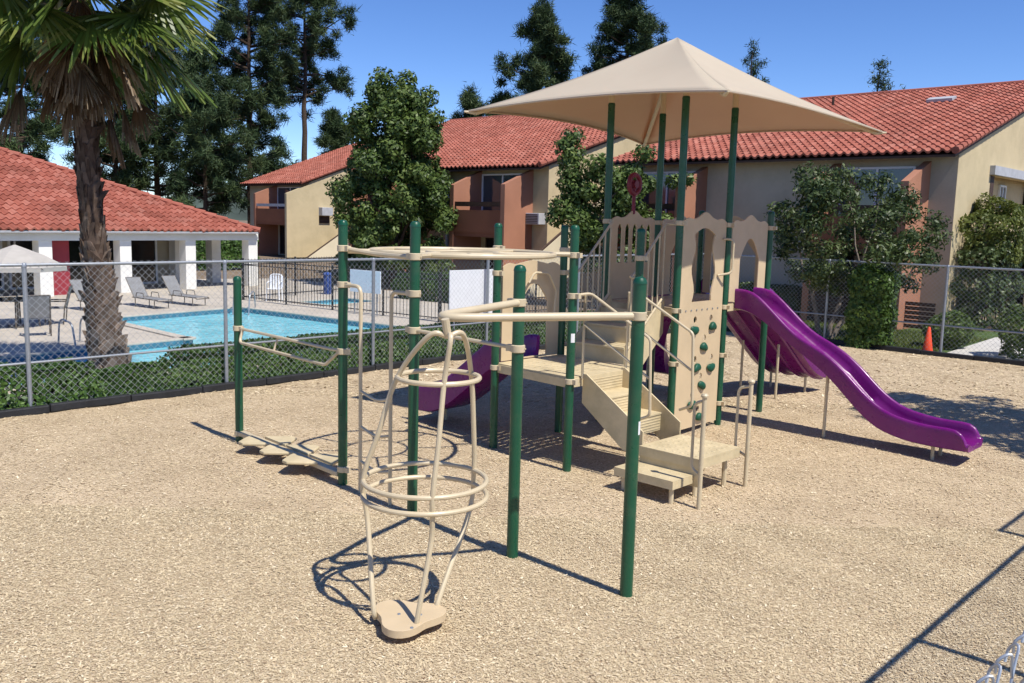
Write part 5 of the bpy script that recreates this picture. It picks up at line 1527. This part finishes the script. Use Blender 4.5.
pine('low pine just left of the canopy tip behind the middle roof', 466, 84, 13.6, 2.2, 7, 10, 1.1)
pine('thin pine top right of the canopy peak', 737, 84, 19.3, 2.0, 12.5, 11, 0.16, needle=0.45, cone=True, per=90)
pine('small pointed conifer tip above the long roof ridge', 861, 66, 14.6, 1.7, 9.5, 12, 0.28, needle=0.34, cone=True, per=90)

# fan palm
def fan_palm():
    base = np.array([-6.88, 15.28, 0.0])
    lean = lambda h: np.array([np.interp(h, [0, 1.0, 3.2, 6.6], [0.0, -0.14, -0.29, -0.34]), 0, 0])
    t = thing('fan_palm', 'fan palm with shaggy brown skirt and criss-cross trunk behind left fence', 'palm tree', tuple(base))
    crown = np.array([-7.22, 15.28, 6.75])
    V = []; F_ = []; T_ = []
    mb = MB()
    hs = np.linspace(-0.1, 5.9, 30)
    rad = np.interp(hs, [-0.1, 0.3, 1.2, 2.5, 4.0, 6.0], [0.37, 0.31, 0.23, 0.185, 0.165, 0.165])
    cen = [base + lean(h) + ZZ * h for h in hs]
    mb.tube(cen, list(rad), 18); tint = [0.12] * len(mb.f)
    g = np.random.default_rng(21)
    ncol_ = 11
    for i in range(46):
        h = 0.05 + i * 0.125
        for j in range(ncol_):
            if g.uniform() < 0.08: continue
            a = 2 * np.pi * (j + 0.5 * (i % 2)) / ncol_ + g.normal(0, 0.05)
            r = np.interp(h, hs, rad)
            c = base + lean(h) + ZZ * h
            o_ = np.array([math.cos(a), math.sin(a), 0]); s_2 = np.array([-math.sin(a), math.cos(a), 0])
            w = 0.085 * g.uniform(0.8, 1.15) * r / 0.22; Lh = 0.24 * g.uniform(0.8, 1.25); st = (0.05 if h < 2.4 else 0.025) * g.uniform(0.5, 1.4)
            sk = s_2 * g.normal(0, 0.05)
            p0 = c + o_ * (r - 0.01)
            vs_ = [p0 - s_2 * w, p0 + s_2 * w, p0 + o_ * (st * 0.5) + ZZ * Lh * 0.5 + s_2 * w * 0.75 + sk, p0 + o_ * (st * 0.5) + ZZ * Lh * 0.5 - s_2 * w * 0.75 + sk,
                   p0 + o_ * st + ZZ * Lh + s_2 * w * 0.35 + sk * 2, p0 + o_ * st + ZZ * Lh - s_2 * w * 0.35 + sk * 2, p0 + ZZ * Lh * 0.8 - o_ * 0.03]
            mb.add(vs_, [(0, 1, 2, 3), (3, 2, 4, 5), (5, 4, 6), (1, 6, 4, 2), (0, 3, 5, 6)])
            tb = 0.22 + 0.62 * np.clip(1 - h / 3.4, 0, 1) + g.uniform(-0.15, 0.3)
            tint += [float(np.clip(tb, 0, 1))] * 5
    tr = bpy.data.meshes.new('trunk')
    build('trunk', mb, PALM_T, t, smooth=0, tint=tint)
    def frond(dirv, pet, blade, nseg, spread, droop, seed_t, roll_, V, T_, stemmb, dead=False):
        d = dirv / np.linalg.norm(dirv)
        h0 = crown + d * 0.1 - ZZ * (0.25 if dead else 0.0)
        # petiole curving down a little
        pts = [h0 + d * pet * k / 5 - ZZ * droop * 0.25 * (k / 5) ** 2 * pet for k in range(6)]
        stemmb.tube(pts, [0.03, 0.026, 0.022, 0.018, 0.016, 0.014], 5)
        hst = pts[-1]; d2_ = pts[-1] - pts[-2]; d2_ /= np.linalg.norm(d2_)
        side = np.cross(d2_, ZZ)
        if np.linalg.norm(side) < 0.05: side = np.array([1.0, 0, 0])
        side /= np.linalg.norm(side)
        nrm = np.cross(side, d2_)
        c, s = math.cos(roll_), math.sin(roll_)
        side, nrm = side * c + nrm * s, nrm * c - side * s
        for k in range(nseg):
            a = (k / (nseg - 1) - 0.5) * spread
            r = d2_ * math.cos(a) + side * math.sin(a) + nrm * (0.10 - 0.25 * abs(math.sin(a)))
            r /= np.linalg.norm(r)
            L_ = blade * (1 - 0.25 * abs(a) / (spread / 2)) * g.uniform(0.88, 1.08)
            sd2 = np.cross(r, nrm); sd2 /= np.linalg.norm(sd2)
            w = L_ * spread / nseg * 0.30
            P_ = [hst]; dr = r.copy(); p = hst.copy(); n_s = 4
            fold = nrm * (0.012 * (1 if k % 2 else -1))
            for q in range(n_s):
                p = p + dr * L_ / n_s
                dr = dr - ZZ * droop * (0.10 + 0.30 * (q / n_s) ** 2) + g.normal(0, 0.03, 3); dr /= np.linalg.norm(dr)
                P_.append(p.copy())
            ws = [0.004, w * 0.75, w, w * 0.6, 0.003]
            tt = np.clip(seed_t + g.normal(0, 0.12), 0, 1)
            for q in range(n_s):
                tip_t = tt if q < 3 else min(1, tt + 0.25)
                V.append(np.array([P_[q] - sd2 * ws[q] + fold, P_[q] + sd2 * ws[q] - fold, P_[q + 1] + sd2 * ws[q + 1] - fold, P_[q + 1] - sd2 * ws[q + 1] + fold])); T_.append(tip_t)
    V, T_ = [], []; stem = MB()
    for i in range(48):
        a = i * 2.39996 + 0.3; el = R(np.interp(i, [0, 12, 30, 47], [75, 35, 0, -45])) + g.normal(0, 0.08)
        dv = np.array([math.cos(a) * math.cos(el), math.sin(a) * math.cos(el), math.sin(el)])
        frond(dv, g.uniform(0.85, 1.25), g.uniform(1.15, 1.5), 38, R(205), g.uniform(0.35, 1.0), g.uniform(0.05, 0.6), g.normal(0, 0.6), V, T_, stem)
    np_mesh('crown', np.array(V).reshape(-1, 3), 4, T_, PALM_G, t, tuple(base))
    build('petiole', stem, PALM_G, t, smooth=60, tint=np.full(len(stem.f), 0.55))
    V, T_ = [], []; stem = MB()
    for i in range(27):
        a = i * 2.39996; el = R(np.interp(i, [0, 9, 26], [-40, -60, -85])) + g.normal(0, 0.13)
        dv = np.array([math.cos(a) * math.cos(el), math.sin(a) * math.cos(el), math.sin(el)])
        frond(dv, g.uniform(0.5, 1.45), g.uniform(0.6, 1.05), 32, R(g.uniform(70, 120)), g.uniform(0.9, 1.6), g.uniform(0.0, 0.55), g.normal(0, 0.8), V, T_, stem, dead=True)
    np_mesh('dead_frond_skirt', np.array(V).reshape(-1, 3), 4, T_, PALM_D, t, tuple(base))
    build('dead_petiole', stem, PALM_D, t, smooth=60, tint=np.full(len(stem.f), 0.4))
fan_palm()
